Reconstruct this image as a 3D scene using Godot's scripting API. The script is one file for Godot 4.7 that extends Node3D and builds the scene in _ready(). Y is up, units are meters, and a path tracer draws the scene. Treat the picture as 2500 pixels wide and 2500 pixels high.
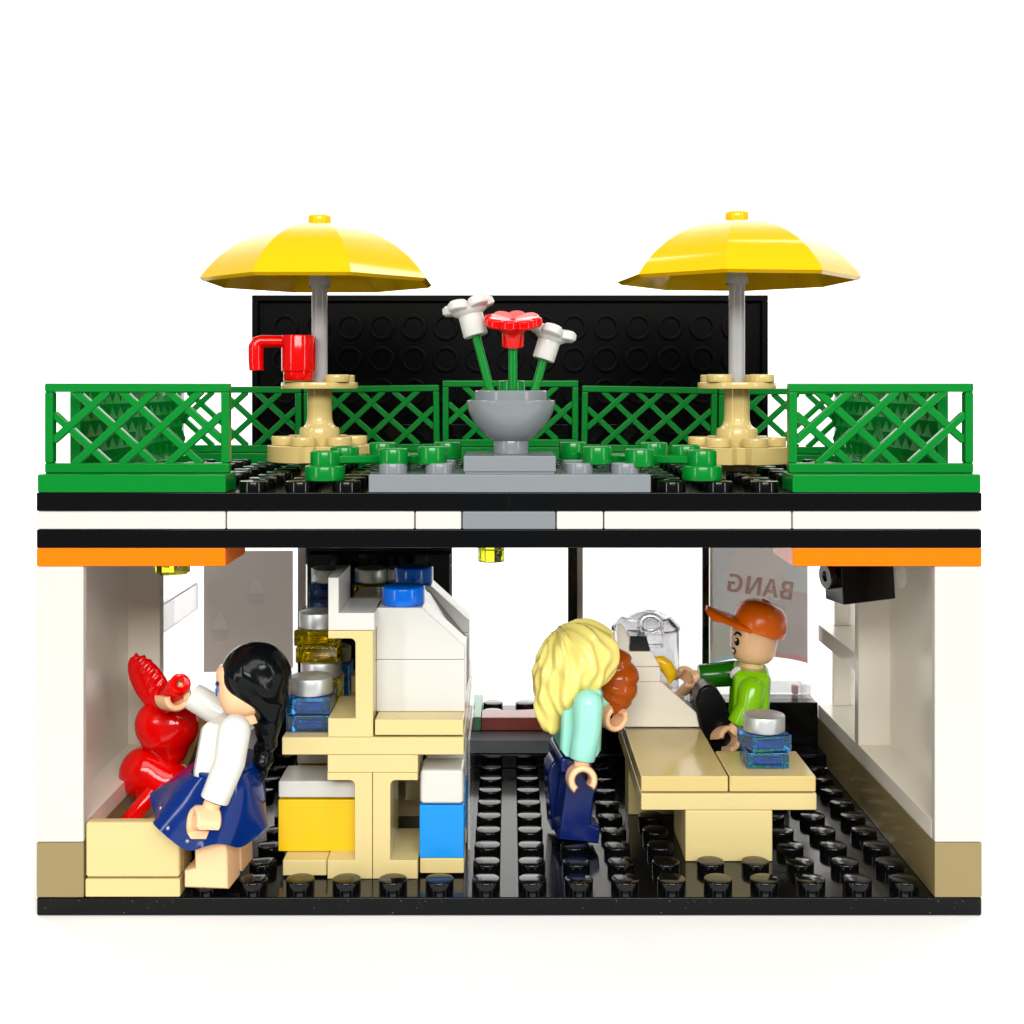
extends Node3D
# A toy shop of building blocks, about 16 cm wide, standing on a white sheet. All helpers take millimetres; meshes are written in metres.

const MM := 0.001
const P := 3.114          # height of a plate
const B := 9.342          # height of a brick
const DECK := 71.622      # top of the roof deck (23 plates)
const FLOOR := 3.114

var org := Vector3.ZERO   # base of the thing under construction; shapes are given in place and moved back by it
var taken := {}
var mats := {}
var tex_rough: NoiseTexture2D
var tex_wave: NoiseTexture2D
var tex_specks: ImageTexture
var stud_mesh: ArrayMesh


class MB:
	var v := PackedVector3Array()
	var n := PackedVector3Array()
	var uv := PackedVector2Array()
	var xf := Transform3D()

	func tri(a: Vector3, b: Vector3, c: Vector3, na: Vector3, nb: Vector3, nc: Vector3, ua := Vector2.ZERO, ub := Vector2.ZERO, uc := Vector2.ZERO) -> void:
		var g := (b - a).cross(c - a)
		if g.length_squared() < 1e-12:
			return
		if g.dot(na + nb + nc) > 0.0:
			var t := b; b = c; c = t
			t = nb; nb = nc; nc = t
			var w := ub; ub = uc; uc = w
		for q in [a, b, c]:
			v.append(xf * q)
		for q in [na, nb, nc]:
			n.append((xf.basis * q).normalized())
		uv.append(ua); uv.append(ub); uv.append(uc)

	func quad(a: Vector3, b: Vector3, c: Vector3, d: Vector3, na: Vector3, nb: Vector3, nc: Vector3, nd: Vector3) -> void:
		tri(a, b, c, na, nb, nc)
		tri(a, c, d, na, nc, nd)

	func flat(a: Vector3, b: Vector3, c: Vector3, toward: Vector3) -> void:
		var g := (b - a).cross(c - a).normalized()
		if g.dot(toward) < 0.0:
			g = -g
		tri(a, b, c, g, g, g)

	# a box with rounded-looking edges: three corners' worth of points, each with the normal of its face
	func box(lo: Vector3, hi: Vector3, e := 0.18) -> MB:
		var c := (lo + hi) / 2.0
		var h := (hi - lo).abs() / 2.0
		e = minf(e, minf(h.x, minf(h.y, h.z)) * 0.6)
		var pt := func(s: Vector3, axis: int) -> Vector3:
			var k := Vector3(h.x - e, h.y - e, h.z - e)
			k[axis] = h[axis]
			return c + k * s
		var ax := [Vector3.RIGHT, Vector3.UP, Vector3.BACK]
		for axis in 3:
			var u: int = (axis + 1) % 3
			var w: int = (axis + 2) % 3
			for s in [-1.0, 1.0]:
				var q := []
				for k in [[-1, -1], [1, -1], [1, 1], [-1, 1]]:
					var sg := Vector3.ZERO
					sg[axis] = s; sg[u] = k[0]; sg[w] = k[1]
					q.append(pt.call(sg, axis))
				var nn: Vector3 = ax[axis] * s
				tri(q[0], q[1], q[2], nn, nn, nn, Vector2(0, 1), Vector2(1, 1), Vector2(1, 0))
				tri(q[0], q[2], q[3], nn, nn, nn, Vector2(0, 1), Vector2(1, 0), Vector2(0, 0))
			for su in [-1.0, 1.0]:
				for sw in [-1.0, 1.0]:
					var a := Vector3.ZERO
					a[axis] = -1; a[u] = su; a[w] = sw
					var b := a
					b[axis] = 1
					var nu: Vector3 = ax[u] * su
					var nw: Vector3 = ax[w] * sw
					quad(pt.call(a, u), pt.call(b, u), pt.call(b, w), pt.call(a, w), nu, nu, nw, nw)
		for sx in [-1.0, 1.0]:
			for sy in [-1.0, 1.0]:
				for sz in [-1.0, 1.0]:
					var s := Vector3(sx, sy, sz)
					tri(pt.call(s, 0), pt.call(s, 1), pt.call(s, 2), ax[0] * sx, ax[1] * sy, ax[2] * sz)
		return self

	# turns everything added since vertex k inside out (the wall of a cavity)
	func inside_out(k: int) -> MB:
		for i in range(k, v.size(), 3):
			var t := v[i]; v[i] = v[i + 1]; v[i + 1] = t
		for i in range(k, n.size()):
			n[i] = -n[i]
		return self

	# polygon in the xy plane pushed out from z0 to z1, edges rounded by e
	func prism(pts, z0: float, z1: float, e := 0.18, smooth_deg := 35.0) -> MB:
		var poly := PackedVector2Array(pts)
		if Geometry2D.is_polygon_clockwise(poly):
			poly.reverse()
		# is_polygon_clockwise assumes y down; find the true turn
		var area := 0.0
		for i in poly.size():
			area += poly[i].cross(poly[(i + 1) % poly.size()])
		if area < 0.0:
			poly.reverse()
		var m := poly.size()
		var en := PackedVector2Array()
		for i in m:
			var d := (poly[(i + 1) % m] - poly[i]).normalized()
			en.append(Vector2(d.y, -d.x))
		var inset := PackedVector2Array()
		for i in m:
			var a := en[(i + m - 1) % m]
			var b := en[i]
			inset.append(poly[i] - (a + b) * e / maxf(1.0 + a.dot(b), 0.3))
		var zl := minf(z0, z1)
		var zh := maxf(z0, z1)
		var cs := cos(deg_to_rad(smooth_deg))
		for i in m:
			var j := (i + 1) % m
			var pn := en[(i + m - 1) % m]
			var nn := en[j]
			var a2 := (pn + en[i]).normalized() if pn.dot(en[i]) > cs else en[i]
			var b2 := (nn + en[i]).normalized() if nn.dot(en[i]) > cs else en[i]
			var na := Vector3(a2.x, a2.y, 0)
			var nb := Vector3(b2.x, b2.y, 0)
			var p := poly[i]
			var q := poly[j]
			var lo := zl + e
			var hi := zh - e
			quad(Vector3(p.x, p.y, lo), Vector3(q.x, q.y, lo), Vector3(q.x, q.y, hi), Vector3(p.x, p.y, hi), na, nb, nb, na)
			var pi := inset[i]
			var qi := inset[j]
			quad(Vector3(p.x, p.y, hi), Vector3(q.x, q.y, hi), Vector3(qi.x, qi.y, zh), Vector3(pi.x, pi.y, zh), na, nb, Vector3.BACK, Vector3.BACK)
			quad(Vector3(p.x, p.y, lo), Vector3(q.x, q.y, lo), Vector3(qi.x, qi.y, zl), Vector3(pi.x, pi.y, zl), na, nb, Vector3.FORWARD, Vector3.FORWARD)
		var t := Geometry2D.triangulate_polygon(inset)
		for k in range(0, t.size(), 3):
			var a := inset[t[k]]
			var b := inset[t[k + 1]]
			var c := inset[t[k + 2]]
			tri(Vector3(a.x, a.y, zh), Vector3(b.x, b.y, zh), Vector3(c.x, c.y, zh), Vector3.BACK, Vector3.BACK, Vector3.BACK)
			tri(Vector3(a.x, a.y, zl), Vector3(b.x, b.y, zl), Vector3(c.x, c.y, zl), Vector3.FORWARD, Vector3.FORWARD, Vector3.FORWARD)
		return self

	# profile of (radius, height) turned round the y axis through c
	func lathe(c: Vector3, pr: Array, seg := 32, smooth_deg := 40.0) -> MB:
		var m := pr.size()
		var sn := []
		for i in m - 1:
			var d: Vector2 = pr[i + 1] - pr[i]
			sn.append(Vector2(d.y, -d.x).normalized())
		var cs := cos(deg_to_rad(smooth_deg))
		for i in m - 1:
			var a: Vector2 = pr[i]
			var b: Vector2 = pr[i + 1]
			if (b - a).length() < 1e-5:
				continue
			var na: Vector2 = sn[i]
			var nb: Vector2 = sn[i]
			if i > 0 and sn[i - 1].dot(sn[i]) > cs:
				na = (sn[i - 1] + sn[i]).normalized()
			if i < m - 2 and sn[i + 1].dot(sn[i]) > cs:
				nb = (sn[i + 1] + sn[i]).normalized()
			for k in seg:
				var t0 := TAU * k / seg
				var t1 := TAU * (k + 1) / seg
				var d0 := Vector3(cos(t0), 0, sin(t0))
				var d1 := Vector3(cos(t1), 0, sin(t1))
				var y := Vector3.UP
				quad(c + d0 * a.x + y * a.y, c + d1 * a.x + y * a.y, c + d1 * b.x + y * b.y, c + d0 * b.x + y * b.y, d0 * na.x + y * na.y, d1 * na.x + y * na.y, d1 * nb.x + y * nb.y, d0 * nb.x + y * nb.y)
		return self

	func cyl(c: Vector3, r: float, h: float, e := 0.2, seg := 32) -> MB:
		return lathe(c, [Vector2(0, 0), Vector2(r - e * 0.6, 0), Vector2(r - e * 0.15, e * 0.2), Vector2(r, e * 0.6), Vector2(r, h - e), Vector2(r - e * 0.3, h - e * 0.3), Vector2(r - e, h), Vector2(0, h)], seg, 50.0)

	# sweep of a circle (flattened by fl along up) along points; r: one radius per point
	func tube(pts: Array, r: Array, seg := 16, closed := false, round_ends := true, round_start := false) -> MB:
		var m := pts.size()
		var path := []
		var rad := []
		if (round_ends or round_start) and not closed:
			var d0: Vector3 = (pts[0] - pts[1]).normalized()
			var d1: Vector3 = (pts[m - 1] - pts[m - 2]).normalized()
			for k in 5:
				var t := PI / 2.0 * (1.0 - k / 5.0)
				path.append(pts[0] + d0 * r[0] * sin(t)); rad.append(maxf(r[0] * cos(t), 0.001))
			path.append_array(pts); rad.append_array(r)
			for k in (5 if round_ends else 0):
				var t := PI / 2.0 * (k + 1) / 5.0
				path.append(pts[m - 1] + d1 * r[m - 1] * sin(t)); rad.append(maxf(r[m - 1] * cos(t), 0.001))
		else:
			path = pts; rad = r
		m = path.size()
		var frames := []
		var up := Vector3.UP
		for i in m:
			var a: Vector3 = path[(i - 1 + m) % m] if closed or i > 0 else path[0]
			var b: Vector3 = path[(i + 1) % m] if closed or i < m - 1 else path[m - 1]
			var t := (b - a).normalized()
			if i == 0 and absf(t.dot(up)) > 0.9:
				up = Vector3.RIGHT
			var s := t.cross(up).normalized()
			up = s.cross(t).normalized()
			frames.append([s, up, t])
		var count := m if closed else m - 1
		for i in count:
			var j := (i + 1) % m
			var dl: float = (path[j] - path[i]).length()
			var sl: float = (rad[i] - rad[j]) / maxf(dl, 1e-4)
			sl = clampf(sl, -30.0, 30.0)
			var sl0 := sl
			var sl1 := sl
			if i > 0:
				sl0 = (sl + clampf((rad[i - 1] - rad[i]) / maxf((path[i] - path[i - 1]).length(), 1e-4), -30.0, 30.0)) / 2.0
			if j < m - 1:
				sl1 = (sl + clampf((rad[j] - rad[j + 1]) / maxf((path[j + 1] - path[j]).length(), 1e-4), -30.0, 30.0)) / 2.0
			for k in seg:
				var t0 := TAU * k / seg
				var t1 := TAU * (k + 1) / seg
				var a0: Vector3 = frames[i][0] * cos(t0) + frames[i][1] * sin(t0)
				var a1: Vector3 = frames[i][0] * cos(t1) + frames[i][1] * sin(t1)
				var b0: Vector3 = frames[j][0] * cos(t0) + frames[j][1] * sin(t0)
				var b1: Vector3 = frames[j][0] * cos(t1) + frames[j][1] * sin(t1)
				quad(path[i] + a0 * rad[i], path[i] + a1 * rad[i], path[j] + b1 * rad[j], path[j] + b0 * rad[j], a0 + frames[i][2] * sl0, a1 + frames[i][2] * sl0, b1 + frames[j][2] * sl1, b0 + frames[j][2] * sl1)
		if not closed and not round_ends:
			for w in ([m - 1] if round_start else [0, m - 1]):
				var tn: Vector3 = frames[w][2] * (-1.0 if w == 0 else 1.0)
				for k in seg:
					var t0 := TAU * k / seg
					var t1 := TAU * (k + 1) / seg
					tri(path[w], path[w] + (frames[w][0] * cos(t0) + frames[w][1] * sin(t0)) * rad[w], path[w] + (frames[w][0] * cos(t1) + frames[w][1] * sin(t1)) * rad[w], tn, tn, tn)
		return self

	# closed surface of joined round bodies (surface nets). prims: [a, b, ra, rb] tapered capsules or [c, Basis whose columns are the half axes]
	func blob(prims: Array, cell: float, k := 1.0, bump = null) -> MB:
		var lo := Vector3.INF
		var hi := -Vector3.INF
		var inv := []
		for p in prims:
			if p.size() == 2:
				var ext: float = maxf(p[1].x.length(), maxf(p[1].y.length(), p[1].z.length()))
				lo = lo.min(p[0] - Vector3.ONE * ext); hi = hi.max(p[0] + Vector3.ONE * ext)
				inv.append([p[1].inverse(), minf(p[1].x.length(), minf(p[1].y.length(), p[1].z.length()))])
			else:
				lo = lo.min((p[0] - Vector3.ONE * p[2]).min(p[1] - Vector3.ONE * p[3])); hi = hi.max((p[0] + Vector3.ONE * p[2]).max(p[1] + Vector3.ONE * p[3]))
				inv.append(null)
		lo -= Vector3.ONE * (cell * 2.0 + k * 0.3)
		hi += Vector3.ONE * (cell * 2.0 + k * 0.3)
		var nx := int((hi.x - lo.x) / cell) + 2
		var ny := int((hi.y - lo.y) / cell) + 2
		var nz := int((hi.z - lo.z) / cell) + 2
		var f := PackedFloat32Array()
		f.resize(nx * ny * nz)
		var at := 0
		for z in nz:
			for y in ny:
				for x in nx:
					var p := lo + Vector3(x, y, z) * cell
					var d := 1e9
					for i in prims.size():
						var q = prims[i]
						var e: float
						if inv[i] != null:
							var w: Vector3 = inv[i][0] * (p - q[0])
							e = (w.length() - 1.0) * inv[i][1]
						else:
							var ab: Vector3 = q[1] - q[0]
							var t := clampf((p - q[0]).dot(ab) / maxf(ab.length_squared(), 1e-6), 0.0, 1.0)
							e = (p - q[0] - ab * t).length() - lerpf(q[2], q[3], t)
						if d > 1e8:
							d = e
						else:
							var h := maxf(k - absf(d - e), 0.0) / k
							d = minf(d, e) - h * h * k * 0.25
					if bump != null and absf(d) < 3.0:
						d += bump.call(p)
					f[at] = d
					at += 1
		var idx := {}
		var pos := PackedVector3Array()
		var nor := PackedVector3Array()
		var sxy := nx * ny
		for z in nz - 1:
			for y in ny - 1:
				for x in nx - 1:
					var o := x + y * nx + z * sxy
					var c := [f[o], f[o + 1], f[o + nx], f[o + nx + 1], f[o + sxy], f[o + sxy + 1], f[o + sxy + nx], f[o + sxy + nx + 1]]
					var neg := 0
					for w in c:
						if w < 0.0:
							neg += 1
					if neg == 0 or neg == 8:
						continue
					var sum := Vector3.ZERO
					var cnt := 0
					for pr in [[0, 1], [2, 3], [4, 5], [6, 7], [0, 2], [1, 3], [4, 6], [5, 7], [0, 4], [1, 5], [2, 6], [3, 7]]:
						var a: float = c[pr[0]]
						var b: float = c[pr[1]]
						if (a < 0.0) != (b < 0.0):
							var t := a / (a - b)
							var va := Vector3(pr[0] & 1, (pr[0] >> 1) & 1, pr[0] >> 2)
							var vb := Vector3(pr[1] & 1, (pr[1] >> 1) & 1, pr[1] >> 2)
							sum += va.lerp(vb, t)
							cnt += 1
					idx[o] = pos.size()
					var l := sum / cnt
					pos.append(lo + (Vector3(x, y, z) + l) * cell)
					var g := Vector3(
						lerpf(lerpf(c[1] - c[0], c[3] - c[2], l.y), lerpf(c[5] - c[4], c[7] - c[6], l.y), l.z),
						lerpf(lerpf(c[2] - c[0], c[3] - c[1], l.x), lerpf(c[6] - c[4], c[7] - c[5], l.x), l.z),
						lerpf(lerpf(c[4] - c[0], c[5] - c[1], l.x), lerpf(c[6] - c[2], c[7] - c[3], l.x), l.y))
					nor.append(g.normalized())
		for o in idx:
			var a: float = f[o]
			for ax in 3:
				var st: int = [1, nx, sxy][ax]
				if (a < 0.0) == (f[o + st] < 0.0):
					continue
				var s1: int = [nx, sxy, 1][ax]
				var s2: int = [sxy, 1, nx][ax]
				if idx.has(o - s1) and idx.has(o - s2) and idx.has(o - s1 - s2):
					var i0: int = idx[o]; var i1: int = idx[o - s1]; var i2: int = idx[o - s1 - s2]; var i3: int = idx[o - s2]
					quad(pos[i0], pos[i1], pos[i2], pos[i3], nor[i0], nor[i1], nor[i2], nor[i3])
		return self

	# a sheet from a grid of points (rows of Vector3), as thick as th, closed at its rim
	func sheet(rows: Array, th: float, closed_u := false, open_sides := false) -> MB:
		var h := rows.size()
		var w: int = rows[0].size()
		var nr := []
		for i in h:
			var line := []
			for j in w:
				var ja := (j - 1 + w) % w if closed_u else maxi(j - 1, 0)
				var jb := (j + 1) % w if closed_u else mini(j + 1, w - 1)
				var du: Vector3 = rows[i][jb] - rows[i][ja]
				var dv: Vector3 = rows[mini(i + 1, h - 1)][j] - rows[maxi(i - 1, 0)][j]
				line.append(du.cross(dv).normalized())
			nr.append(line)
		var wc := w if closed_u else w - 1
		for i in h - 1:
			for j in wc:
				var k := (j + 1) % w
				quad(rows[i][j], rows[i][k], rows[i + 1][k], rows[i + 1][j], nr[i][j], nr[i][k], nr[i + 1][k], nr[i + 1][j])
				quad(rows[i][j] - nr[i][j] * th, rows[i][k] - nr[i][k] * th, rows[i + 1][k] - nr[i + 1][k] * th, rows[i + 1][j] - nr[i + 1][j] * th, -nr[i][j], -nr[i][k], -nr[i + 1][k], -nr[i + 1][j])
		for i in [0, h - 1]:
			for j in wc:
				var k := (j + 1) % w
				var o: Vector3 = rows[i][j] - rows[1 if i == 0 else h - 2][j]
				flat(rows[i][j], rows[i][k], rows[i][k] - nr[i][k] * th, o)
				flat(rows[i][j], rows[i][k] - nr[i][k] * th, rows[i][j] - nr[i][j] * th, o)
		if not closed_u and not open_sides:
			for j in [0, w - 1]:
				for i in h - 1:
					var o: Vector3 = rows[i][j] - rows[i][1 if j == 0 else w - 2]
					flat(rows[i][j], rows[i + 1][j], rows[i + 1][j] - nr[i + 1][j] * th, o)
					flat(rows[i][j], rows[i + 1][j] - nr[i + 1][j] * th, rows[i][j] - nr[i][j] * th, o)
		return self

	func mesh() -> ArrayMesh:
		var a := []
		a.resize(Mesh.ARRAY_MAX)
		var s := PackedVector3Array()
		s.resize(v.size())
		for i in v.size():
			s[i] = v[i] * 0.001
		a[Mesh.ARRAY_VERTEX] = s
		a[Mesh.ARRAY_NORMAL] = n
		a[Mesh.ARRAY_TEX_UV] = uv
		var m := ArrayMesh.new()
		m.add_surface_from_arrays(Mesh.PRIMITIVE_TRIANGLES, a)
		return m


# ---------------------------------------------------------------- naming, grouping

func numbered(called: String) -> String:
	if not taken.has(called):
		taken[called] = 0
		return called
	taken[called] += 1
	return "%s_%03d" % [called, taken[called]]


func V(x: float, y: float, z: float) -> Vector3:
	return Vector3(x, y, z)


func nb() -> MB:
	var m := MB.new()
	m.xf = Transform3D(Basis(), -org)
	return m


func nbt(t: Transform3D) -> MB:
	var m := MB.new()
	m.xf = Transform3D(Basis(), -org) * t
	return m


func tag(o: Node3D, label: String, category := "", group := "", kind := "") -> void:
	o.set_meta("label", label)
	if category: o.set_meta("category", category)
	if group: o.set_meta("group", group)
	if kind: o.set_meta("kind", kind)


func thing(called: String, label: String, category: String, base: Vector3, group := "") -> Node3D:
	var o := Node3D.new()
	o.name = numbered(called)
	add_child(o)
	o.position = base * MM
	org = base
	tag(o, label, category, group)
	return o


func part(parent: Node3D, called: String, m: MB, mat: Material, label := "") -> MeshInstance3D:
	return part_mesh(parent, called, m.mesh(), mat, label)


func part_mesh(parent: Node3D, called: String, m: Mesh, mat: Material, label := "") -> MeshInstance3D:
	var o := MeshInstance3D.new()
	var k := 0
	var nm := called
	while parent.has_node(nm):
		k += 1
		nm = "%s_%03d" % [called, k]
	o.name = nm
	o.mesh = m
	o.material_override = mat
	if m.get_surface_count():
		m.surface_set_material(0, mat) if m is ArrayMesh and m.surface_get_material(0) == null else null
	parent.add_child(o, true)
	if label: o.set_meta("label", label)
	return o


func solo(called: String, label: String, category: String, base: Vector3, make: Callable, mat: Material, group := "") -> MeshInstance3D:
	org = base
	var o := MeshInstance3D.new()
	o.name = numbered(called)
	o.mesh = make.call().mesh()
	o.material_override = mat
	add_child(o)
	o.position = base * MM
	tag(o, label, category, group)
	return o


func stud(parent: Node3D, at: Vector3, mat: Material) -> void:
	var o := part_mesh(parent, "stud", stud_mesh, mat)
	o.position = (at - org) * MM


# ---------------------------------------------------------------- materials

func plastic(name_: String, c: Color, rough := 0.26, wave := 0.022) -> StandardMaterial3D:
	if mats.has(name_):
		return mats[name_]
	var m := StandardMaterial3D.new()
	m.resource_name = name_
	m.albedo_color = c
	m.roughness = rough * 0.72
	m.metallic_specular = 0.44
	m.roughness_texture = tex_rough
	m.uv1_triplanar = true
	m.uv1_scale = Vector3.ONE * 38.0
	if wave > 0.0:
		m.normal_enabled = true
		m.normal_texture = tex_wave
		m.normal_scale = wave
	mats[name_] = m
	return m


func glassy(name_: String, c: Color, a := 0.02, rough := 0.03) -> StandardMaterial3D:
	if mats.has(name_):
		return mats[name_]
	var m := StandardMaterial3D.new()
	m.resource_name = name_
	m.albedo_color = Color(c.r, c.g, c.b, a)
	m.roughness = rough
	m.refraction_enabled = true
	m.refraction_scale = 0.05
	mats[name_] = m
	return m


func pane_mat(name_: String, c: Color, a: float, rough := 0.02) -> StandardMaterial3D:
	if mats.has(name_):
		return mats[name_]
	var m := StandardMaterial3D.new()
	m.resource_name = name_
	m.albedo_color = Color(c.r, c.g, c.b, a)
	m.roughness = rough
	m.transparency = BaseMaterial3D.TRANSPARENCY_ALPHA
	mats[name_] = m
	return m


func textures() -> void:
	tex_rough = NoiseTexture2D.new()
	tex_rough.width = 512; tex_rough.height = 512; tex_rough.seamless = true
	var fn := FastNoiseLite.new()
	fn.seed = 11; fn.frequency = 0.012; fn.fractal_octaves = 5
	tex_rough.noise = fn
	var g := Gradient.new()
	g.set_color(0, Color(0.8, 0.8, 0.8)); g.set_color(1, Color(1, 1, 1))
	tex_rough.color_ramp = g
	tex_wave = NoiseTexture2D.new()
	tex_wave.width = 512; tex_wave.height = 512; tex_wave.seamless = true; tex_wave.as_normal_map = true; tex_wave.bump_strength = 4.0
	var fw := FastNoiseLite.new()
	fw.seed = 5; fw.frequency = 0.01; fw.fractal_octaves = 3
	tex_wave.noise = fw
	var im := Image.create(512, 512, false, Image.FORMAT_RGB8)
	im.fill(Color(0.022, 0.03, 0.038))
	var r := RandomNumberGenerator.new()
	r.seed = 77
	for i in 420:
		var x := r.randi() % 508
		var y := r.randi() % 508
		var b := r.randf_range(0.12, 0.5)
		for k in r.randi_range(1, 4):
			im.set_pixel(x + r.randi() % 4, y + r.randi() % 3, Color(b, b, b * 1.03))
	tex_specks = ImageTexture.create_from_image(im)


# ---------------------------------------------------------------- the place

func _ready() -> void:
	var cam := Camera3D.new()
	cam.projection = Camera3D.PROJECTION_FRUSTUM
	cam.near = 0.01
	cam.far = 10.0
	cam.size = 0.01 * 2500.0 / 3059.0
	cam.frustum_offset = Vector2(0.01 * 7.0 / 3059.0, -0.01 * 305.0 / 3059.0)
	cam.position = Vector3(0.0, 0.0895, 0.212)
	add_child(cam)
	cam.current = true

	var env := Environment.new()
	env.background_mode = Environment.BG_COLOR
	env.background_color = Color(0.45, 0.46, 0.47)
	env.background_energy_multiplier = 1.0
	env.tonemap_mode = Environment.TONE_MAPPER_LINEAR
	env.tonemap_exposure = 1.0
	env.sdfgi_enabled = true
	env.ssao_enabled = true
	env.ssil_enabled = true
	var we := WorldEnvironment.new()
	we.environment = env
	add_child(we)

	# two tall softboxes left and right, two wide ones above the camera, two on the backdrop
	softbox("key_light_left", V(-540, 260, 500), V(0, 45, -10), 0.07, 0.75, 0.17)
	softbox("key_light_right", V(570, 260, 460), V(0, 45, -10), 0.07, 0.75, 0.17)
	softbox("front_light", V(20, 310, 570), V(0, 20, 0), 0.5, 0.14, 0.38)
	softbox("top_light", V(30, 520, 420), V(0, 0, 50), 0.5, 0.24, 0.2)
	softbox("backdrop_light_left", V(-300, 430, -190), V(-100, 290, -620), 0.3, 0.3, 0.3)
	softbox("backdrop_light_right", V(300, 430, -190), V(100, 290, -620), 0.3, 0.3, 0.3)

	textures()
	materials()
	org = Vector3.ZERO
	var sm := MB.new()
	sm.lathe(Vector3.ZERO, [Vector2(2.45, 0), Vector2(2.45, 1.5), Vector2(2.38, 1.68), Vector2(2.2, 1.75), Vector2(0, 1.75)], 28, 50.0)
	stud_mesh = sm.mesh()

	ground()
	base_and_walls()
	roof()
	fences()
	terrace()
	back_wall()
	pavement()
	bench_corner()
	shelf()
	table()
	figures()
	for o in find_children("*", "GeometryInstance3D", true, false):
		o.cast_shadow = GeometryInstance3D.SHADOW_CASTING_SETTING_ON


func softbox(called: String, at: Vector3, to: Vector3, w: float, h: float, e: float) -> void:
	var l := AreaLight3D.new()
	l.name = called
	add_child(l)
	l.position = at * MM
	l.look_at_from_position(at * MM, to * MM, Vector3.UP)
	l.area_size = Vector2(w, h)
	l.area_normalize_energy = true
	l.light_energy = e
	l.light_color = Color(1.0, 0.99, 0.97)
	l.shadow_enabled = true
	l.area_range = 4.0


func materials() -> void:
	plastic("black", Color(0.022, 0.024, 0.028), 0.17, 0.02).metallic_specular = 0.42
	plastic("white", Color(0.77, 0.767, 0.747), 0.3)
	plastic("cream", Color(0.93, 0.905, 0.85), 0.25)
	plastic("tan", Color(0.795, 0.724, 0.504), 0.3)
	plastic("table_tan", Color(0.775, 0.69, 0.444), 0.22)
	plastic("dark_tan", Color(0.536, 0.477, 0.326), 0.34)
	plastic("green", Color(0.0, 0.464, 0.146), 0.28)
	plastic("yellow", Color(0.90, 0.705, 0.03), 0.16)
	plastic("box_yellow", Color(0.874, 0.72, 0.0), 0.34)
	plastic("red", Color(0.85, 0.01, 0.01), 0.18)
	plastic("orange", Color(0.95, 0.443, 0.0), 0.34)
	plastic("blue", Color(0.0, 0.378, 0.798), 0.24)
	plastic("bright_blue", Color(0.0, 0.515, 0.828), 0.3)
	plastic("grey", Color(0.472, 0.496, 0.513), 0.28)
	plastic("pole_grey", Color(0.66, 0.66, 0.675), 0.3)
	plastic("skin", Color(0.931, 0.749, 0.576), 0.28)
	plastic("navy", Color(0.02, 0.10, 0.33), 0.3)
	plastic("skirt_blue", Color(0.015, 0.15, 0.42), 0.2)
	plastic("hair_black", Color(0.03, 0.04, 0.05), 0.24, 0.02).metallic_specular = 0.3
	plastic("hair_blonde", Color(0.90, 0.84, 0.47), 0.26)
	plastic("shirt_white", Color(0.835, 0.835, 0.816), 0.28)
	plastic("aqua", Color(0.57, 0.827, 0.76), 0.26)
	plastic("lime", Color(0.50, 0.76, 0.03), 0.26)
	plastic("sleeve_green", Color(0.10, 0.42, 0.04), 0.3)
	plastic("cap_orange", Color(0.92, 0.41, 0.02), 0.36)
	plastic("croissant", Color(0.66, 0.29, 0.04), 0.26)
	plastic("salmon", Color(0.66, 0.30, 0.26), 0.3)
	plastic("pink", Color(0.80, 0.48, 0.54), 0.3)
	plastic("sage", Color(0.36, 0.62, 0.50), 0.3)
	plastic("banana", Color(0.93, 0.74, 0.04), 0.28)
	plastic("ink", Color(0.05, 0.05, 0.055), 0.3, 0.0)
	plastic("trouser_black", Color(0.02, 0.02, 0.024), 0.45).metallic_specular = 0.35
	plastic("sign_black", Color(0.006, 0.007, 0.01), 0.55, 0.0).metallic_specular = 0.16
	plastic("eye_blue", Color(0.1, 0.4, 0.8), 0.25, 0.0)
	plastic("eye_white", Color(0.95, 0.95, 0.95), 0.25, 0.0)
	plastic("tie_purple", Color(0.32, 0.27, 0.52), 0.3, 0.0)
	plastic("tag_yellow", Color(0.9, 0.85, 0.1), 0.3, 0.0)
	plastic("brown", Color(0.45, 0.24, 0.08), 0.3)
	var s := plastic("silver", Color(0.78, 0.80, 0.80), 0.58, 0.0)
	s.metallic = 0.75
	var bp := plastic("base_black", Color(1, 1, 1), 0.2, 0.02)
	bp.albedo_texture = tex_specks
	bp.metallic_specular = 0.32
	bp.uv1_scale = Vector3.ONE * 22.0
	glassy("trans_blue", Color(0.10, 0.64, 1.0), 0.04)
	glassy("trans_yellow", Color(1.0, 0.91, 0.12), 0.05)
	glassy("trans_lime", Color(0.92, 0.93, 0.16))
	glassy("trans_clear", Color(0.93, 0.93, 0.94))
	pane_mat("window_clear", Color(0.80, 0.82, 0.84), 0.16)
	pane_mat("clear_bar", Color(0.8, 0.8, 0.8), 0.18)
	var paper := StandardMaterial3D.new()
	paper.resource_name = "backdrop_paper"
	paper.albedo_color = Color(0.97, 0.97, 0.97)
	paper.roughness = 0.95
	paper.metallic_specular = 0.1
	mats["paper"] = paper


func M(k: String) -> Material:
	return mats[k]


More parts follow.
